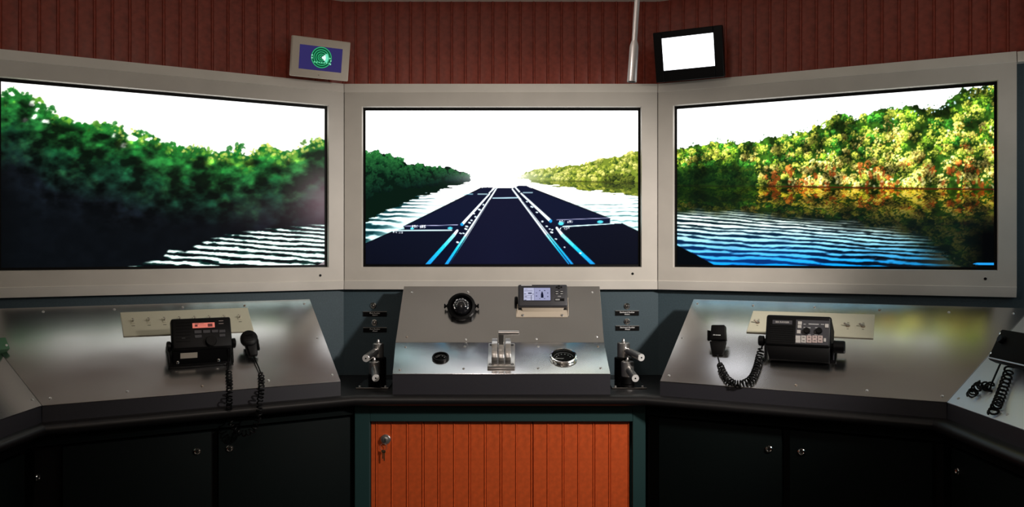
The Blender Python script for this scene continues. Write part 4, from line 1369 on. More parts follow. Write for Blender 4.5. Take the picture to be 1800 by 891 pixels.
def plot_pic(U, W_):
    c = np.ones(U.shape + (3,), np.float32) * np.array(rgb(166, 168, 204), np.float32)
    ink = np.array(rgb(18, 20, 46), np.float32)
    def rect(x0, x1, y0, y1, k=1.0):
        m_ = (U > x0) & (U < x1) & (W_ > y0) & (W_ < y1)
        c[m_] = c[m_] * (1 - k) + ink * k
    c[(U < 0.39)] = np.array(rgb(196, 198, 226), np.float32)
    rect(0.385, 0.40, 0, 1, 0.6)
    for y in (0.18, 0.36, 0.72, 0.80):
        rect(0.03, 0.33, y, y + 0.025, 0.55)
    rect(0.16, 0.30, 0.50, 0.62, 0.75); rect(0.02, 0.09, 0.48, 0.54, 0.9); rect(0.34, 0.37, 0.46, 0.54, 0.9); rect(0.04, 0.12, 0.28, 0.32, 0.9)
    rect(0.27, 0.29, 0.0, 0.40, 0.8); rect(0.02, 0.10, 0.02, 0.05, 0.9); rect(0.05, 0.14, 0.88, 0.91, 0.5)
    q = np.abs(U - 0.69) / (0.048 * np.clip(1 - np.clip((W_ - 0.36) / 0.38, 0, 1) ** 2, 0, 1) + 1e-6)
    m_ = (q < 1) & (W_ > 0.20) & (W_ < 0.74)
    c[m_] = ink
    for x_, y_ in ((0.48, 0.60), (0.48, 0.34), (0.60, 0.78), (0.60, 0.14), (0.90, 0.58), (0.90, 0.30), (0.78, 0.13), (0.79, 0.78)):
        rect(x_ - 0.025, x_ + 0.025, y_ - 0.02, y_ + 0.03, 0.75)
    return c
c0 = fr.hit(920.6, 528); c1 = fr.hit(967.3, 506)
build(MB().box(c0.x - 0.002, c1.x + 0.002, c0.y - 0.002, c1.y + 0.002, -0.004, 0.0006), 'screen_rim', M_BLACK, t, smooth=False)
picture('screen', [fr.w(c0.x, c0.y, 0.0009), fr.w(c1.x, c0.y, 0.0009), fr.w(c1.x, c1.y, 0.0009), fr.w(c0.x, c1.y, 0.0009)], plot_pic, 94, 46, M_PICDIM, t, fr.mtx().inverted(), 1.0)
def pxbox(fr, x0, y0, x1, y1, z0, z1, bev=0.0):
    p = fr.hit(x0, y1); q_ = fr.hit(x1, y0)
    return MB().box(min(p.x, q_.x), max(p.x, q_.x), min(p.y, q_.y), max(p.y, q_.y), z0, z1, bev, 1)
ox, oy, s_ = 895, 490, 11.14
for (x_, y_, w_, h_) in ((975, 145, 18, 14), (932, 166, 14, 14), (1022, 166, 14, 14), (975, 188, 18, 14)):
    build(pxbox(fr, ox + (x_ - w_) / s_, oy + (y_ - h_) / s_, ox + (x_ + w_) / s_, oy + (y_ + h_) / s_, -0.001, 0.0018), 'key_pad', M_BLACK, t, smooth=False)
for (x_, y_) in ((935, 252), (1028, 252), (935, 296), (1028, 296)):
    k = build(pxbox(fr, ox + (x_ - 30) / s_, oy + (y_ - 14) / s_, ox + (x_ + 30) / s_, oy + (y_ + 14) / s_, -0.001, 0.0015), 'soft_key', M_BLACK, t, smooth=False)
    build(pxbox(fr, ox + (x_ - 24) / s_, oy + (y_ - 4) / s_, ox + (x_ + 24) / s_, oy + (y_ + 4) / s_, 0.0012, 0.0018), 'key_print', M_WHITE, k, smooth=False)
build(pxbox(fr, ox + 900 / s_, oy + 385 / s_, ox + 1078 / s_, oy + 436 / s_, -0.001, 0.0016), 'power_key', M_BLACK, t, smooth=False)
build(pxbox(fr, ox + 235 / s_, oy + 122 / s_, ox + 445 / s_, oy + 134 / s_, -0.001, 0.0006), 'top_print', M_WHITE, t, smooth=False)
build(pxbox(fr, ox + 950 / s_, oy + 335 / s_, ox + 1015 / s_, oy + 352 / s_, -0.001, 0.0008), 'arrow_print', M_DIMWHITE, t, smooth=False)
build(pxbox(fr, ox + 905 / s_, oy + 396 / s_, ox + 990 / s_, oy + 425 / s_, 0.001, 0.0019), 'key_print', M_DIMWHITE, t, smooth=False)
for s2 in (-1, 1):
    xx = x0 if s2 < 0 else x1
    build(MB().lathe([(0, 0), (0.017, 0), (0.019, 0.003), (0.019, 0.009), (0.016, 0.012), (0, 0.012)] if s2 < 0 else [(0, 0), (0.012, 0), (0.012, 0.004), (0, 0.004)], (xx + s2 * 0.001, (y0 + y1) / 2 - 0.012, -0.034), (s2, 0, 0), 22), 'clamp_knob', M_GREY if s2 > 0 else M_BLACK, t)
# bracket lying on the panel, cheeks up to the knobs
p0 = frCU.hit(907, 558); p1 = frCU.hit(998, 558)
fb = Fr(frCU.w((p0.x + p1.x) / 2, p0.y, 0), frCU.x, frCU.y)
hw = (p1.x - p0.x) / 2
bm_ = mw = fr.mtx().inverted() @ fb.mtx()
build(MB().box(-hw, hw, 0.0, 0.030, 0.0, 0.004, 0.001, 1, mtx=mw), 'bracket_foot', M_TAN, t)
for s2 in (-1, 1):
    xx = x0 - 0.001 if s2 < 0 else x1 + 0.001
    xs2 = sorted((xx, xx + s2 * 0.003))
    l0 = fr.loc(fb.w(0, 0.004, 0.002)); l1 = fr.loc(fb.w(0, 0.05, 0.002))
    ym = (y0 + y1) / 2 - 0.012
    A = [V((xs2[0], l0.y, l0.z)), V((xs2[0], l1.y, l1.z)), V((xs2[0], ym + 0.012, -0.046)), V((xs2[0], ym + 0.012, -0.022))]
    B_ = [V((xs2[1], v_.y, v_.z)) for v_ in A]
    build(MB().hexabev(A, B_, 0.0006, 1), 'bracket_cheek', M_TAN, t)
for px in (919, 988):
    q = fb.loc(frCU.hitw(px, 555.5))
    build(MB().lathe([(0.005, 0), (0.005, 0.002), (0.003, 0.004), (0, 0.004)], mw @ V((q.x, q.y, 0.004)), fr.mtx().to_3x3().inverted() @ frCU.z, 12), 'bolt', M_STEEL, t)

# throttle lever
fo = frCLo.hitw(881, 648.5)
fr = frCLo.at(fo)
t = thing('throttle_lever', 'brushed steel throttle lever with a T grip on a square plate', 'control lever', fr)
hw = 24.3 * fo.y / F
pt_ = frCLo.hit(881, 607).y - frCLo.hit(881, 648.5).y
build(MB().box(-hw, hw, 0, pt_, 0, 0.009, 0.0016, 2), 'base_plate', M_SATIN, t)
for sx_, yy in ((-1, 0.014), (1, 0.014), (-1, pt_ - 0.012), (1, pt_ - 0.012)):
    build(MB().lathe([(0.0048, 0), (0.0048, 0.0006), (0.0025, 0.0006), (0.0025, -0.0005), (0, -0.0005)], (sx_ * (hw - 0.009), yy, 0.009), n=12), 'bolt', M_BLACK, t)
fwd = fr.mtx().to_3x3().inverted() @ UP            # the world's up in the frame of the panel
def cheek(xc, wd, h_top):
    """a rounded cheek with a waist, drawn in the y z plane of the panel"""
    pr = []
    y_lo, y_hi = 0.012, pt_ - 0.010
    ym = (y_lo + y_hi) / 2
    ry = (y_hi - y_lo) / 2
    pts = [(y_lo, 0.009)]
    for a in np.linspace(math.pi, 0, 15):
        wob = 1 - 0.10 * math.exp(-((a - 2.05) / 0.16) ** 2)
        pts.append((ym + ry * math.cos(a) * (1 if a > 1.57 else 1), 0.012 + h_top * math.sin(a) * wob))
    pts.append((y_hi, 0.009))
    A = [V((xc - wd / 2, y_, z_)) for y_, z_ in pts]; B_ = [V((xc + wd / 2, y_, z_)) for y_, z_ in pts]
    return MB().hexabev(A, B_, 0.0018, 2)
w_ch = 10 * fo.y / F
hc = 0.047
build(cheek(-12.0 * fo.y / F, w_ch, hc), 'cheek', M_SATIN, t)
build(cheek(12.0 * fo.y / F, w_ch, hc), 'cheek', M_SATIN, t)
build(cheek(0, w_ch * 1.0, hc * 0.92), 'drum', M_SATIN, t)
foot = V((0, pt_ * 0.45, 0.04))
tipw = P(881, 586, fo.y + 0.028)
tip = fr.loc(tipw)
d = (tip - foot)
dl = d.normalized()
sd = dl.cross(V((1, 0, 0))).normalized()
lw = 4.8 * fo.y / F
A = [foot + V((-lw, 0, 0)) - sd * 0.006, foot + V((lw, 0, 0)) - sd * 0.006, foot + V((lw, 0, 0)) + sd * 0.006, foot + V((-lw, 0, 0)) + sd * 0.006]
B_ = [p + d + dl * 0.006 for p in A]
build(MB().hexabev(A, B_, 0.0012, 1), 'lever', M_SATIN, t)
ta = fr.loc(P(876, 585, fo.y + 0.028)) - sd * 0.0; tb = fr.loc(P(912.5, 585, fo.y + 0.028))
build(MB().cyl(ta, tb, 0.0078, n=24, bev=0.001), 'grip', M_SATIN, t)

# gauges
def gauge(px, py, rpx, label, big):
    o = frCLo.hitw(px, py)
    fr = frCLo.at(o)
    r = rpx * o.y / F
    t = thing('gauge', label, 'gauge', fr, 'round gauges on the lower panel')
    if big:
        build(MB().lathe([(r * 1.0, 0), (r * 1.0, 0.003), (r * 0.9, 0.004), (r * 0.92, 0.005), (r * 0.97, 0.006), (r * 1.0, 0.0085), (r * 0.96, 0.0105), (r * 0.87, 0.011), (r * 0.85, 0.001), (r * 0.5, 0)], n=40), 'ring', M_CHROME, t)
        dh = 0.002
        dr = r * 0.85
    else:
        build(MB().lathe([(r, 0), (r, 0.006), (r * 0.93, 0.009), (r * 0.80, 0.009), (r * 0.76, 0.002), (r * 0.5, 0)], n=40), 'ring', M_BLACK, t)
        dh = 0.002
        dr = r * 0.78
    f_ = build(MB().lathe([(dr, 0.0), (dr, dh), (0, dh)], n=32), 'dial', M_BLACKM, t)
    arc = [(dr * 0.86 * math.cos(a), dr * 0.86 * math.sin(a) - 0.1 * dr, dh + 0.0006) for a in np.linspace(R(10), R(170), 20)]
    build(MB().tube(arc, 0.0006, 4), 'scale_arc', M_DIMWHITE, f_)
    for a in np.linspace(R(20), R(160), 6 if big else 4):
        build(MB().box(-0.0018, 0.0018, -0.0011, 0.0011, 0, 0.0006, mtx=Matrix.Translation((dr * 0.62 * math.cos(a), dr * 0.62 * math.sin(a) - 0.1 * dr, dh))), 'numeral', M_WHITE, f_, smooth=False)
    ang = R(178) if big else R(205)
    c = V((0.0, -0.28 * dr, dh + 0.0022))
    e = V((-dr * 0.75, -0.22 * dr, dh + 0.0022)) if big else V((-dr * 0.7, -0.1 * dr, dh + 0.0022))
    if big:
        build(MB().cyl(e, c, 0.0011, 0.0008, 8), 'needle', M_WHITE, f_)
    else:
        build(MB().cyl(e, V((-dr * 0.1, dr * 0.45, dh + 0.0022)), 0.0010, 0.0007, 8), 'needle', M_DIMWHITE, f_)
    build(MB().cyl((0, -0.2 * dr, dh), (0, -0.2 * dr, dh + 0.002), 0.003, n=12), 'needle_hub', M_BLACK, f_)
    zt = 0.0102 if big else 0.0075
    build(MB().lathe([(0, zt - 0.0008), (r * 0.835 if big else r * 0.78, zt - 0.0008), (r * 0.835 if big else r * 0.78, zt), (0, zt)], n=32), 'glass', M_GLASS, t)
gauge(774.5, 629.5, 15, 'small black gauge left on the lower panel of the middle console', False)
gauge(990.5, 629, 24, 'larger gauge in a chrome ring right on the lower panel', True)

# ------------------------------------------------------------------ switch plates
def switch_plate(fr, corners, toggles, label, tilt, vertical):
    cs = [fr.hit(*c) for c in corners]                # tl, tr, br, bl
    w0 = fr.w(sum(c.x for c in cs) / 4, sum(c.y for c in cs) / 4, 0)
    f = fr.at(w0)
    t = thing('switch_plate', label, 'switch plate', f, 'cream toggle switch plates')
    L = [f.loc(fr.w(c.x, c.y, 0)) for c in cs]
    q = [L[3], L[2], L[1], L[0]]
    build(MB().hexabev([V((p.x, p.y, 0.0)) for p in q], [V((p.x, p.y, 0.004)) for p in q], 0.001, 1), 'plate', M_CREAM, t)
    for px, py in toggles:
        c = f.hit(px, py, 0.004)
        sw = build(MB().box(-0.0055, 0.0055, -0.011, 0.011, 0.004, 0.006, 0.0008, 1, mtx=Matrix.Translation((c.x, c.y, 0))) if vertical else
                   MB().lathe([(0.006, 0.004), (0.006, 0.0065), (0.0035, 0.0075), (0, 0.0075)], (c.x, c.y, 0), n=12), 'toggle', M_CREAM if vertical else M_RUST, t)
        d = V((0.002, -0.5, 1)) if vertical else V((-0.9, 0.05, 0.8))
        build(MB().cyl((c.x, c.y, 0.005), V((c.x, c.y, 0.005)) + d.normalized() * 0.015, 0.0022, 0.0032, 10, 0.0008), 'bat', M_STICK if vertical else M_RUST, sw)
        for dy, wl in ((0.0155, 0.0022), (-0.021, 0.0048)) if vertical else ((0.017, 0.003), (0.011, 0.004), (-0.014, 0.003)):
            build(MB().box(c.x - wl, c.x + wl, c.y + dy - 0.001, c.y + dy + 0.001, 0.0039, 0.0043), 'switch_mark', M_INK, t, smooth=False)
s_, ox, oy = 4.69, 200, 530
switch_plate(frLP, [(211, 550.5), (435, 542), (446, 583), (217, 592)], [(ox + x_ / s_, oy + y_ / s_) for x_, y_ in ((157, 165), (288, 160), (416, 155), (541, 150), (666, 147), (786, 142), (908, 138), (1034, 133))],
             'long cream switch plate behind the left radio', 0, True)
s_, ox, oy = 5.24, 1220, 530
switch_plate(frRP, [(1324, 547.5), (1538, 554), (1535, 596), (1312, 585)], [(ox + x_ / s_, oy + y_ / s_) for x_, y_ in ((588, 195), (1418, 225), (1558, 230))],
             'long cream switch plate behind the right radio', 0, False)

# ------------------------------------------------------------------ radios, microphones and coiled cords
def coil(path, r, wire, turns, straight0=0, straight1=0, samples=12):
    """helix of the given turns round a smooth path, the first and last parts straight"""
    pts = [V(p) for p in path]
    def cr(i, t_):
        p0, p1, p2, p3 = pts[max(i - 1, 0)], pts[i], pts[min(i + 1, len(pts) - 1)], pts[min(i + 2, len(pts) - 1)]
        return 0.5 * ((2 * p1) + (p2 - p0) * t_ + (2 * p0 - 5 * p1 + 4 * p2 - p3) * t_ ** 2 + (3 * p1 - p0 - 3 * p2 + p3) * t_ ** 3)
    dense = []
    for i in range(len(pts) - 1):
        for k in range(24):
            dense.append(cr(i, k / 24))
    dense.append(pts[-1])
    ls = [0.0]
    for a, b in zip(dense[:-1], dense[1:]):
        ls.append(ls[-1] + (b - a).length)
    tot = ls[-1]
    def at(s_):
        s_ = min(max(s_, 0), tot)
        i = int(np.searchsorted(ls, s_))
        i = min(max(i, 1), len(ls) - 1)
        f = (s_ - ls[i - 1]) / max(1e-9, ls[i] - ls[i - 1])
        return dense[i - 1].lerp(dense[i], f)
    N = turns * samples
    s0, s1 = straight0, tot - straight1
    out = []
    if straight0:
        out += [at(k / 6 * straight0) for k in range(6)]
    up = None
    for k in range(N + 1):
        s_ = s0 + (s1 - s0) * k / N
        p = at(s_)
        tn = (at(s_ + 0.002) - at(s_ - 0.002)).normalized()
        if up is None:
            up = tn.orthogonal().normalized()
        up = (up - tn * up.dot(tn)).normalized()
        sd = tn.cross(up)
        rr = r * min(1, k / (samples * 0.6), (N - k) / (samples * 0.6))
        a = 2 * math.pi * k / samples
        out.append(p + (up * math.cos(a) + sd * math.sin(a)) * rr)
    if straight1:
        out += [at(s1 + k / 6 * straight1) for k in range(1, 7)]
    return MB().tube(out, wire, 5)
def wloc(fr, mb):
    inv = fr.mtx().inverted()
    mb.v = [tuple(inv @ V(p)) for p in mb.v]
    return mb
def on(fr, px, py, c):
    return fr.hitw(px, py, c)
def top_pt(px, py, c):
    """point on the worktop plane, c above it"""
    z = ZK + c
    Y = (ZC - z) * F / (py - CY)
    return P(px, py, Y)

# left radio
fr = device_frame(frLP, (346, 645), (356, 584), 24, 0.045)
t = thing('marine_radio', 'black radio with a red lit display on the left console', 'radio', fr)
a = fr.hit(303, 615); b = fr.hit(405, 556)
x0, x1, y0, y1 = a.x, b.x, a.y, b.y
build(MB().box(x0, x1, y0, y1, -0.030, 0, 0.006, 3), 'case', M_BLACK, t)
build(MB().hexabev([V((x0 + 0.010, y0 + 0.006, -0.028)), V((x1 - 0.010, y0 + 0.006, -0.028)), V((x1 - 0.010, y1 - 0.008, -0.028)), V((x0 + 0.010, y1 - 0.008, -0.028))],
                   [V((x0 + 0.016, y0 + 0.016, -0.085)), V((x1 - 0.016, y0 + 0.016, -0.085)), V((x1 - 0.016, y1 - 0.018, -0.085)), V((x0 + 0.016, y1 - 0.018, -0.085))], 0.003), 'rear_case', M_BLACKM, t)
s_, ox, oy = 4.69, 200, 530
def zb_(f, x0_, y0_, x1_, y1_, z0, z1, bev=0.0):
    return pxbox(f, ox + x0_ / s_, oy + y0_ / s_, ox + x1_ / s_, oy + y1_ / s_, z0, z1, bev)
lcd = build(zb_(fr, 650, 172, 830, 220, -0.001, 0.0012), 'display', M_LCDRED, t, smooth=False)
for q in ((668, 182, 700, 188), (668, 192, 690, 208), (706, 196, 760, 199), (775, 182, 812, 208), (706, 182, 740, 186)):
    build(zb_(fr, *q, 0.0010, 0.0016), 'segment', M_LCDINK, lcd, smooth=False)
for q in ((664, 236, 722, 266), (736, 234, 794, 262), (808, 232, 860, 258), (868, 232, 918, 258), (668, 274, 724, 302), (870, 266, 918, 292)):
    build(zb_(fr, *q, -0.001, 0.0022, 0.0006), 'key', M_GREY, t)
for q in ((866, 156, 902, 162), (866, 178, 904, 184)):
    build(zb_(fr, *q, -0.0005, 0.0006), 'print', M_BTNP, t, smooth=False)
build(zb_(fr, 560, 300, 590, 304, -0.0005, 0.0006), 'print', M_DIMWHITE, t, smooth=False)
for k in range(7):
    build(zb_(fr, 512, 170 + k * 26, 630, 178 + k * 26, -0.001, 0.0012), 'grille_rib', M_BLACKM, t, smooth=False)
c = fr.hit(ox + 800 / s_, oy + 330 / s_)
build(MB().lathe([(0.016, -0.002), (0.016, 0.010), (0.0145, 0.013), (0, 0.013)], (c.x, c.y, 0), n=24), 'channel_knob', M_BLACK, t)
for s2 in (-1, 1):
    xx = x0 if s2 < 0 else x1
    build(MB().lathe([(0, 0), (0.006, 0), (0.014, 0.003), (0.0155, 0.006), (0.0155, 0.012), (0.012, 0.014), (0, 0.014)], (xx - s2 * 0.001, y0 + 0.018, -0.022), (s2, 0, 0), 20), 'clamp_knob', M_BLACK, t)
p0, p1 = frLP.hit(296, 649), frLP.hit(397, 641)
fb = Fr(frLP.w((p0.x + p1.x) / 2, (p0.y + p1.y) / 2, 0), frLP.x, frLP.y)
hw = abs(p1.x - p0.x) / 2
mw = fr.mtx().inverted() @ fb.mtx()
ft = build(MB().box(-hw, hw, 0.0, 0.090, 0.0, 0.012, 0.002, 2, mtx=mw), 'bracket_foot', M_BLACK, t)
for s2 in (-1, 1):
    xx = x0 - 0.003 if s2 < 0 else x1 + 0.003
    xs2 = sorted((xx, xx + s2 * 0.004))
    l0 = fr.loc(fb.w(0, 0.002, 0.004)); l1 = fr.loc(fb.w(0, 0.08, 0.004))
    A = [V((xs2[0], l0.y, l0.z)), V((xs2[0], l1.y, l1.z)), V((xs2[0], y0 + 0.034, -0.058)), V((xs2[0], y0 + 0.034, -0.028))]
    build(MB().hexabev(A, [V((xs2[1], v_.y, v_.z)) for v_ in A], 0.0008, 1), 'bracket_cheek', M_BLACK, t)
# slanted web between foot and case, carrying the sticker and two bolts
l0 = fr.loc(fb.w(0, 0.004, 0.010)); 
A = [V((x0 + 0.004, l0.y, l0.z)), V((x1 - 0.004, l0.y, l0.z)), V((x1 - 0.004, y0 + 0.010, -0.010)), V((x0 + 0.004, y0 + 0.010, -0.010))]
Bq = [p + V((0, -0.001, -0.03)) for p in A]
build(MB().hexabev(Bq, A, 0.001, 1), 'lower_case', M_BLACK, t)
web = Fr(fr.w(*A[0]), fr.x, fr.w(*A[3]) - fr.w(*A[0]))
mi = fr.mtx().inverted() @ web.mtx()
c0, c1 = web.hit(317, 628), web.hit(347, 619)
build(MB().box(c0.x, c1.x, min(c0.y, c1.y) - 0.004, max(c0.y, c1.y), 0.0, 0.0008, mtx=mi), 'rating_sticker', M_STICK, t, smooth=False)
for px, py in ((312, 637), (384, 633)):
    q = web.hit(px, py)
    build(MB().lathe([(0.0048, 0), (0.0048, 0.002), (0.0025, 0.0035), (0, 0.0035)], mi @ V((q.x, q.y, 0)), mi.to_3x3() @ V((0, 0, 1)), 12), 'bolt', M_CHROME, t)

# left fist microphone and its cord, hanging over the worktop edge
fo = frLP.hitw(440, 606)
nh = nL
fr = Fr(on(frLP, 440, 604, 0.035), frLP.x + V((0, 0, 0.08)), UP * 0.9 - nh * 0.35)
t = thing('fist_microphone', 'black fist microphone with a coiled cord on the left console', 'microphone', fr, 'black radio hand microphones')
mb = MB().lathe([(0, -0.020), (0.018, -0.020), (0.025, -0.010), (0.027, 0.0), (0.026, 0.008), (0.020, 0.012), (0, 0.013)], (-0.002, 0.016, 0), (0.05, 0.1, 1), 26)
build(mb, 'head', M_BLACK, t)
build(MB().hexabev([V((-0.010, -0.042, -0.014)), V((0.018, -0.042, -0.014)), V((0.024, 0.018, -0.018)), V((-0.020, 0.018, -0.018))],
                   [V((-0.008, -0.042, 0.006)), V((0.016, -0.042, 0.006)), V((0.022, 0.018, 0.009)), V((-0.018, 0.018, 0.009))], 0.004, 3), 'grip', M_BLACK, t)
build(MB().box(0.020, 0.026, -0.024, 0.012, -0.010, 0.004, 0.0015, 1), 'talk_key', M_BLACKM, t)
for k in range(4):
    build(MB().box(-0.013, 0.009, 0.007 + k * 0.006, 0.009 + k * 0.006, 0.011, 0.0138), 'grille_rib', M_BLACKM, t, smooth=False)
build(MB().lathe([(0, -0.022), (0.012, -0.022), (0.012, 0), (0, 0)], (0, 0.005, -0.014), (0, -0.2, 1), 14), 'hang_button', M_BLACK, t)
wtop = frLP.hitw(440, 604, 0)
frFL = Fr(lbr, uL, UP)
pa = [fr.w(0.005, -0.040, -0.004), on(frLP, 452, 640, 0.008), on(frLP, 458, 655, 0.007), on(frLP, 460, 670, 0.008), on(frFL, 459, 690, 0.014), on(frFL, 457, 704, 0.034)]
e0 = P(456, 722, pa[-1].y - 0.012); e1 = P(447, 752, e0.y - 0.004); e2 = P(428, 762, e0.y - 0.006)
e3 = P(409, 750, e0.y - 0.004); e4 = P(403, 724, e0.y - 0.002)
cord = coil(pa + [e0, e1, e2, e3, e4, on(frFL, 403, 712, 0.036), on(frFL, 403, 698, 0.014), on(frLP, 404, 678, 0.008), on(frLP, 402, 652, 0.008), on(frLP, 401, 632, 0.016), on(frLP, 401, 614, 0.045)],
            0.0078, 0.0023, 38, 0.075, 0.070)
build(wloc(fr, cord), 'coiled_cord', M_BLACK, t)

# right radio
fr = device_frame(frRP, (1410, 632), (1406, 592), 22, 0.045)
t = thing('marine_radio', 'wide black radio with pale keys on the right console', 'radio', fr)
s_, ox, oy = 5.24, 1220, 530
a = fr.hit(ox + 650 / s_, oy + 400 / s_); b = fr.hit(ox + 1268 / s_, oy + 135 / s_)
x0, x1, y0, y1 = a.x, b.x, a.y, b.y
build(MB().box(x0, x1, y0, y1, -0.028, 0, 0.008, 3), 'case', M_BLACK, t)
build(MB().hexabev([V((x0 + 0.006, y0 - 0.018, -0.030)), V((x1 - 0.002, y0 - 0.018, -0.030)), V((x1 + 0.0, y1 - 0.006, -0.026)), V((x0 + 0.006, y1 - 0.006, -0.026))],
                   [V((x0 + 0.014, y0 - 0.004, -0.090)), V((x1 + 0.002, y0 - 0.004, -0.090)), V((x1 + 0.002, y1 - 0.020, -0.090)), V((x0 + 0.014, y1 - 0.020, -0.090))], 0.004), 'rear_case', M_BLACKM, t)
build(MB().hexabev([V((x0 + 0.002, y0 + 0.008, -0.004)), V((x1 - 0.002, y0 + 0.008, -0.004)), V((x1 - 0.002, y0 + 0.008, -0.030)), V((x0 + 0.002, y0 + 0.008, -0.030))],
                   [V((x0 + 0.014, y0 - 0.040, -0.014)), V((x1 - 0.004, y0 - 0.040, -0.014)), V((x1 - 0.004, y0 - 0.040, -0.060)), V((x0 + 0.014, y0 - 0.040, -0.060))], 0.002), 'chin', M_BLACK, t)
c0, c1 = fr.hit(ox + 722 / s_, oy + 205 / s_), fr.hit(ox + 905 / s_, oy + 176 / s_)
bp = build(MB().box(c0.x, c1.x, c0.y, c1.y, -0.0005, 0.0010), 'name_bar', M_GREY, t, smooth=False)
text('SEA RANGER', 0.0072, M_BTNW, bp, (c0.x + c1.x) / 2, (c0.y + c1.y) / 2, 0.0012, sx=0.98)
for k in range(8):
    build(zb_(fr, 700, 218 + k * 20, 915, 226 + k * 20, -0.001, 0.0016), 'grille_rib', M_BLACKM, t, smooth=False)
build(zb_(fr, 930, 178, 1245, 388, -0.0006, 0.0008), 'control_plate', M_GREY, t, smooth=False)
for q in ((955, 185, 994, 214), (953, 218, 990, 246), (946, 264, 982, 296), (1205, 208, 1240, 242), (1192, 340, 1216, 372)):
    k_ = build(zb_(fr, *q, 0.0, 0.003, 0.0006), 'key', M_BTNW, t)
for k in range(5):
    q0 = 934 + k * 51
    build(zb_(fr, q0, 316, q0 + 47, 348, 0.0, 0.003, 0.0006), 'key', M_BTNW if k < 2 else M_BTNP, t)
    build(zb_(fr, q0, 350, q0 + 47, 380, 0.0, 0.003, 0.0006), 'key', M_BTNW if k < 2 else M_BTNP, t)
    if k:
        build(zb_(fr, q0 + 14, 328, q0 + 36, 334, 0.0026, 0.0034), 'key_print', M_INK, t, smooth=False)
        build(zb_(fr, q0 + 14, 360, q0 + 36, 366, 0.0026, 0.0034), 'key_print', M_INK, t, smooth=False)
for x_ in (1040, 1152):
    c = fr.hit(ox + x_ / s_, oy + 272 / s_)
    build(MB().lathe([(0.0095, 0), (0.0095, 0.008), (0.008, 0.010), (0, 0.010)], (c.x, c.y, 0), n=20), 'knob', M_BLACK, t)
for q in ((1008, 206, 1030, 212), (1055, 206, 1150, 212), (1168, 208, 1200, 214), (1008, 236, 1024, 242), (1040, 238, 1074, 246), (1115, 238, 1140, 244), (1148, 242, 1164, 252), (1050, 304, 1075, 310), (1110, 304, 1140, 310)):
    build(zb_(fr, *q, 0.0004, 0.0012), 'print', M_DIMWHITE, t, smooth=False)
for s2, xx, rr, ln in ((-1, x0, 0.0165, 0.020), (1, x1, 0.0195, 0.036)):
    build(MB().lathe([(0, 0), (rr * 0.5, 0), (rr * 0.5, 0.004), (rr, 0.007), (rr, ln), (rr * 0.85, ln + 0.003), (0, ln + 0.003)], (xx, y0 + (0.020 if s2 < 0 else 0.012), -0.024), (s2, 0, 0), 14), 'clamp_knob', M_BLACK, t)
fb = Fr(frRP.hitw(1410, 636), frRP.x, frRP.y)
mw = fr.mtx().inverted() @ fb.mtx()
build(MB().box(x0 + 0.012, x1 + 0.008, 0.004, 0.090, 0.0, 0.006, 0.001, 1, mtx=mw), 'bracket_foot', M_BLACK, t)
for s2 in (-1, 1):
    xx = x0 - 0.001 if s2 < 0 else x1 + 0.004
    xs2 = sorted((xx, xx + s2 * 0.004))
    l0 = fr.loc(fb.w(0, 0.006, 0.002)); l1 = fr.loc(fb.w(0, 0.075, 0.002))
    A = [V((xs2[0], l0.y, l0.z)), V((xs2[0], l1.y, l1.z)), V((xs2[0], y0 + 0.020, -0.052)), V((xs2[0], y0 + 0.020, -0.020))]
    build(MB().hexabev(A, [V((xs2[1], v_.y, v_.z)) for v_ in A], 0.0008, 1), 'bracket_cheek', M_GREY, t)
c = fr.hit(ox + 1335 / s_, oy + 450 / s_, -0.028)
build(MB().box(c.x - 0.006, c.x + 0.006, c.y - 0.007, c.y + 0.007, -0.030, -0.0275), 'bracket_sticker', M_BTNW, t, smooth=False)

# right fist microphone
fr = Fr(on(frRP, 1261, 598, 0.028), frRP.x, frRP.y * 0.72 + frRP.z * 0.55)
t = thing('fist_microphone', 'black square microphone with a coiled cord on the right console', 'microphone', fr, 'black radio hand microphones')
k_ = fr.o.y / F * 1.0
def fp(px, py):
    q = fr.hit(px, py)
    return (q.x, q.y)
def quad_solid(pts, z0, z1, bev):
    A = [V((*fp(*p), z0)) for p in pts]; B_ = [V((*fp(*p), z1)) for p in pts]
    return MB().hexabev(A, B_, bev, 2)
build(quad_solid([(1249, 599), (1277, 599), (1275.5, 572.5), (1252, 572.5)], -0.014, 0.016, 0.003), 'head', M_BLACK, t)
build(quad_solid([(1252, 624), (1271, 624), (1277, 600), (1247.5, 600)], -0.012, 0.008, 0.003), 'grip', M_BLACK, t)
build(quad_solid([(1244, 599), (1249, 598), (1250, 582), (1244, 581)], -0.006, 0.008, 0.0012), 'talk_key', M_BLACKM, t)
c0, c1 = fp(1253, 592), fp(1271, 589.5)
bp = build(MB().box(c0[0], c1[0], c0[1] - 0.0005, c1[1] + 0.0005, 0.0155, 0.0164), 'name_bar', M_BLACKM, t, smooth=False)
text('SEA RANGER', 0.0042, M_WHITE, bp, (c0[0] + c1[0]) / 2, (c0[1] + c1[1]) / 2, 0.0166)
c = fp(1261.5, 626)
build(MB().cyl((c[0], c[1] + 0.004, 0), (c[0] + 0.001, c[1] - 0.010, -0.004), 0.0042, 0.0028, 12), 'strain_relief', M_GREY, t)
build(MB().lathe([(0, -0.03), (0.009, -0.03), (0.009, 0), (0, 0)], (fp(1262, 590)[0], fp(1262, 590)[1], -0.010), (0, -0.35, 1), 14), 'hang_button', M_BLACK, t)
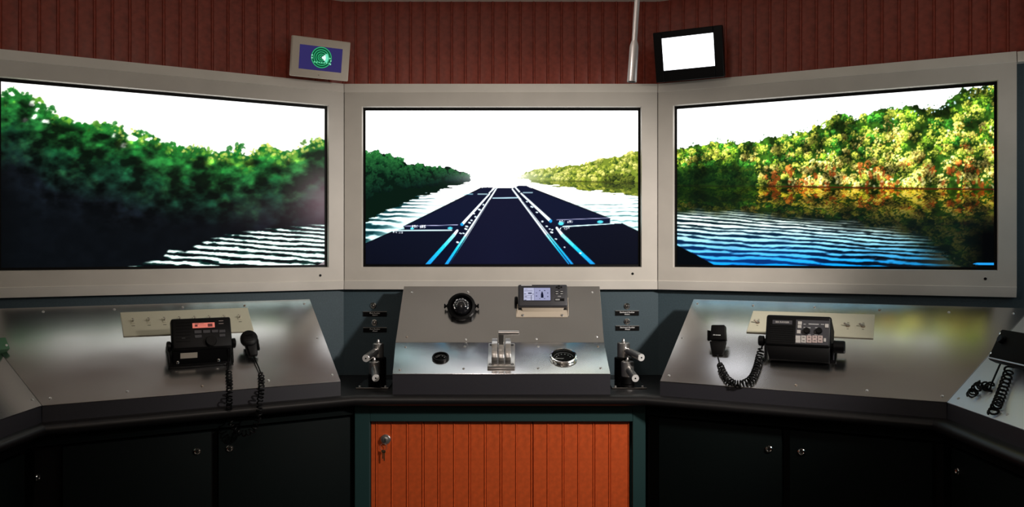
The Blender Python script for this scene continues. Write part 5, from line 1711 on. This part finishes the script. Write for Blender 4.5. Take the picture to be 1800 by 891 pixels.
cord = coil([fr.w(c[0], c[1], 0.0), on(frRP, 1267, 645, 0.012), on(frRP, 1273, 657, 0.010), on(frRP, 1279, 666, 0.0095), on(frRP, 1292, 674, 0.0095), on(frRP, 1308, 673, 0.0095), on(frRP, 1322, 663, 0.0095),
             on(frRP, 1330, 645, 0.010), on(frRP, 1335, 625, 0.014), on(frRP, 1340, 607, 0.034)], 0.0092, 0.0026, 27, 0.055, 0.008)
build(wloc(fr, cord), 'coiled_cord', M_BLACK, t)

# radio on the right wing, cut by the picture edge, with its two coiled cords
fb = frWPR
B = frWPR.hitw(1786, 648)
z = V((-1, 0, 0)) * math.cos(R(25)) + UP * math.sin(R(25))
fr = Fr(B + frWPR.z * 0.072 + V((-0.01, 0, 0)), V((0, -1, 0)), z.cross(V((0, -1, 0))))
t = thing('marine_radio', 'black radio on the far right wing, cut by the picture edge', 'radio', fr)
build(MB().box(-0.02, 0.16, -0.04, 0.05, -0.03, 0, 0.006, 2), 'case', M_BLACKM, t)
build(MB().hexabev([V((-0.012, -0.036, -0.028)), V((0.152, -0.036, -0.028)), V((0.152, 0.044, -0.028)), V((-0.012, 0.044, -0.028))],
                   [V((-0.004, -0.026, -0.085)), V((0.144, -0.026, -0.085)), V((0.144, 0.034, -0.085)), V((-0.004, 0.034, -0.085))], 0.003, 2), 'rear_case', M_BLACKM, t)
build(MB().lathe([(0, 0), (0.008, 0), (0.016, 0.004), (0.016, 0.012), (0, 0.012)], (-0.019, -0.012, -0.05), (-1, 0, 0), 16), 'clamp_knob', M_BLACK, t)
build(MB().box(-0.012, 0.152, -0.037, -0.033, -0.001, 0.003, 0.001, 1), 'lower_trim', M_STEEL, t)
for yb_ in (-0.022, 0.036):
    build(MB().lathe([(0.0035, 0), (0.0035, 0.002), (0, 0.003)], (-0.012, yb_, 0), n=10), 'bolt', M_CHROME, t)
for yk_ in (0.02,):
    build(MB().lathe([(0.011, 0), (0.011, 0.010), (0.009, 0.012), (0, 0.012)], (0.012, yk_, 0), n=18), 'knob', M_BLACK, t)
l0 = fr.loc(B + frWPR.z * 0.0); 
mw = fr.mtx().inverted() @ frWPR.at(B).mtx()
build(MB().box(-0.02, 0.16, 0.0, 0.085, 0.0, 0.008, 0.001, 1, mtx=mw), 'bracket_foot', M_BLACK, t)
l1 = fr.loc(frWPR.at(B).w(0, 0.075, 0.004)); l0 = fr.loc(frWPR.at(B).w(0, 0.004, 0.004))
A = [V((-0.026, l0.y, l0.z)), V((-0.026, l1.y, l1.z)), V((-0.026, 0.0, -0.062)), V((-0.026, 0.0, -0.036))]
build(MB().hexabev(A, [V((-0.0225, v_.y, v_.z)) for v_ in A], 0.0006, 1), 'bracket_cheek', M_GREY, t)
G = frWPR
cord = coil([on(G, 1776, 636, 0.03), on(G, 1773, 652, 0.016), on(G, 1766, 675, 0.010), on(G, 1757, 700, 0.010), on(G, 1747, 722, 0.010), top_pt(1736, 738, 0.012), top_pt(1722, 744, 0.010)], 0.0105, 0.0028, 22, 0.0, 0.03)
build(wloc(fr, cord), 'coiled_cord', M_BLACK, t)
cord = coil([on(G, 1761, 634, 0.028), on(G, 1752, 654, 0.012), on(G, 1744, 672, 0.010), on(G, 1738, 682, 0.010), on(G, 1725, 676, 0.012), on(G, 1710, 690, 0.012), top_pt(1699, 712, 0.018), top_pt(1697, 728, 0.014), top_pt(1708, 741, 0.012), top_pt(1724, 744, 0.012)], 0.0105, 0.0026, 34, 0.09, 0.02)
build(wloc(fr, cord), 'coiled_cord', M_BLACK, t)

# green box at the left edge of the picture
G = frWPL
B = frLP.hitw(17, 618)
fr = Fr(V((B.x - 0.02, B.y - 0.02, B.z + 0.018)), V((0.45, 0.89, 0)), UP + V((-0.6, 0.3, 0)))
t = thing('junction_box', 'green metal box at the left picture edge above the console seam', 'box', fr)
build(MB().box(-0.14, 0.022, -0.018, 0.020, -0.03, 0.012, 0.002, 2), 'case', M_GREEN, t)
build(MB().lathe([(0.0035, 0), (0.0035, 0.001), (0, 0.0025)], (0.015, -0.006, 0.012), n=10), 'screw', M_STEEL, t)
build(MB().lathe([(0.012, 0), (0.012, 0.010), (0.010, 0.012), (0, 0.012)], (-0.012, 0.022, 0.000), (0, 1, 0.3), n=16), 'knob', M_BLACK, t)

# ------------------------------------------------------------------ small displays above the surrounds and the pull rod
def quad_plane(corners, yaw_u, lean, Y, label, cat, name):
    """frame of a leaning screen whose corners (tl, tr, br, bl) are given in pixels"""
    nh = yaw_u.cross(UP).normalized()
    if nh.y > 0:
        nh = -nh
    z = nh * math.cos(R(lean)) - UP * math.sin(R(lean))
    y = z.cross(yaw_u)
    cx_ = sum(c[0] for c in corners) / 4; cy_ = sum(c[1] for c in corners) / 4
    fr = Fr(P(cx_, cy_, Y), yaw_u, y)
    return fr
def ext(fr, corners):
    h = [fr.hit(*c) for c in corners]
    return ((h[0].x + h[3].x) / 2, (h[1].x + h[2].x) / 2, (h[2].y + h[3].y) / 2, (h[0].y + h[1].y) / 2)

cs = [(516, 61.5), (618.6, 75), (610, 143), (509, 133)]
fr = quad_plane(cs, uL, 13, 2.84, '', '', '')
t = thing('radar_display', 'small beige framed display with a green radar sweep above the left corner', 'display', fr)
x0, x1, y0, y1 = ext(fr, cs)
build(MB().box(x0, x1, y0, y1, -0.022, 0, 0.004, 3), 'case', M_CASE, t)
ss = [(528, 77.7), (603.8, 86.5), (598, 128), (524, 120)]
a0, a1, b0, b1 = ext(fr, ss)
asp = (a1 - a0) / (b1 - b0)
def radar_pic(U, W_):
    c = np.ones(U.shape + (3,), np.float32) * np.array(rgb(52, 46, 100), np.float32)
    x = (U - 0.513) * asp; y = W_ - 0.55
    r = np.hypot(x, y)
    R0 = 0.44
    ins = r < R0
    c[ins] = np.array(rgb(10, 66, 48), np.float32)
    low = y < -0.17
    for q in (0.42, 0.325, 0.235, 0.145, 0.07):
        k = np.clip(1 - np.abs(r - q) / 0.028, 0, 1)[..., None]
        c = c * (1 - k) + np.array(rgb(70, 222, 140), np.float32) * k
    ang = np.arctan2(y, x)
    sw = (ang > R(-42)) & (ang < R(42)) & (r < 0.24) & (x < 0.19)
    c[sw] = (0.92, 1.0, 0.98)
    beam = (ang > R(-44)) & (ang < R(40)) & (r >= 0.19) & (r < 0.30)
    c[beam] = np.array(rgb(120, 240, 200), np.float32)
    dash = (np.abs(y + 0.21) < 0.018) & (np.sin(x * 60) > -0.2) & (x > -0.36) & (x < 0.42)
    c[dash] = np.array(rgb(120, 236, 180), np.float32)
    for x_, y_ in ((0.41, -0.10), (0.40, -0.24), (-0.40, -0.05), (-0.40, 0.06), (0.36, 0.0)):
        d = (np.abs(x - x_) < 0.03) & (np.abs(y - y_) < 0.025)
        c[d] = np.array(rgb(150, 240, 200), np.float32)
    return c
picture('screen', [fr.w(a0, b0, 0.0006), fr.w(a1, b0, 0.0006), fr.w(a1, b1, 0.0006), fr.w(a0, b1, 0.0006)], radar_pic, 160, 90, M_PICDIM, t, fr.mtx().inverted(), 1.2)
q = fr.hit(560, 132)
build(MB().cyl((q.x, q.y, -0.001), (q.x, q.y, 0.0008), 0.0014, n=10), 'sensor_eye', M_BLACK, t)
def arm(fr, t, uw, y_at):
    """a short wall arm behind a leaning display"""
    nh = uw.cross(UP).normalized()
    if nh.y > 0:
        nh = -nh
    a = V((0, y_at, -0.021))
    w0 = fr.w(*a)
    w1 = V(w0)
    if uw is uL:
        k = (w0 - wL0).dot(nL) - 0.0145
    else:
        k = (w0 - wR0).dot(nR) - 0.0145
    w1 = w0 - nh * k
    b = fr.loc(w1)
    build(MB().cyl(a, b, 0.012, n=16), 'arm', M_BLACK, t)
    build(MB().cyl(b, b + (a - b).normalized() * 0.006, 0.028, n=20), 'wall_plate', M_BLACK, t)
arm(fr, t, uL, 0.0)
cs = [(1144, 58), (1270, 44), (1271.5, 134.5), (1157, 146)]
fr = quad_plane(cs, uR, 15, 2.84, '', '', '')
t = thing('small_monitor', 'small black monitor with a glaring white screen above the right corner', 'monitor', fr)
x0, x1, y0, y1 = ext(fr, cs)
ss = [(1161, 69), (1252, 57), (1257.5, 114.5), (1168.6, 125)]
a0, a1, b0, b1 = ext(fr, ss)
mb = MB()
mb.box(x0, x1, y0, y1, -0.030, -0.006, 0.004, 2)
build(mb, 'case', M_BLACK, t)
mb = MB()
mb.box(x0, a0, y0, y1, -0.012, 0.0, 0.002, 1); mb.box(a1, x1, y0, y1, -0.012, 0.0, 0.002, 1)
mb.box(a0 - 0.001, a1 + 0.001, y0, b0, -0.012, 0.0, 0.002, 1); mb.box(a0 - 0.001, a1 + 0.001, b1, y1, -0.012, 0.0, 0.002, 1)
build(mb, 'bezel', M_BLACK, t)
build(MB().box(a0, a1, b0, b1, -0.007, -0.003), 'screen', M_BRIGHT, t, smooth=False)
arm(fr, t, uR, 0.0)

# pull rod hanging from the ceiling
Yr = 1.8
pb, pm, pt2 = P(1110.5, 144, Yr), P(1114.5, 80, Yr), P(1120, 0, Yr)
dr = (pt2 - pb).normalized()
tp = pb + dr * ((ZCEIL - pb.z) / dr.z)
fr = Fr(pb, uC, V((0, 1, 0)))
t = thing('pull_rod', 'slim silver pull rod with a thick end hanging from the ceiling', 'rod', fr)
L0 = (pm - pb).length; L1 = (tp - pb).length
k = Yr / F
build(MB().lathe([(0, 0.002), (6.6 * k, 0.002), (6.6 * k, 0.0), (8.2 * k, 0.0), (8.4 * k, 0.001), (7.8 * k, L0 - 0.004), (7.2 * k, L0 + 0.001), (5.0 * k, L0 + 0.010), (0, L0 + 0.010)], (0, 0, 0), dr, 28), 'handle', M_ROD, t)
build(MB().lathe([(4.7 * k, L0 + 0.009), (5.0 * k, L1 - 0.006)], (0, 0, 0), dr, 20), 'rod', M_ROD, t)
build(MB().lathe([(0, L1 - 0.006), (0.024, L1 - 0.006), (0.024, L1 - 0.001), (0, L1 - 0.001)], (0, 0, 0), dr, 24), 'ceiling_rose', M_SATIN, t)
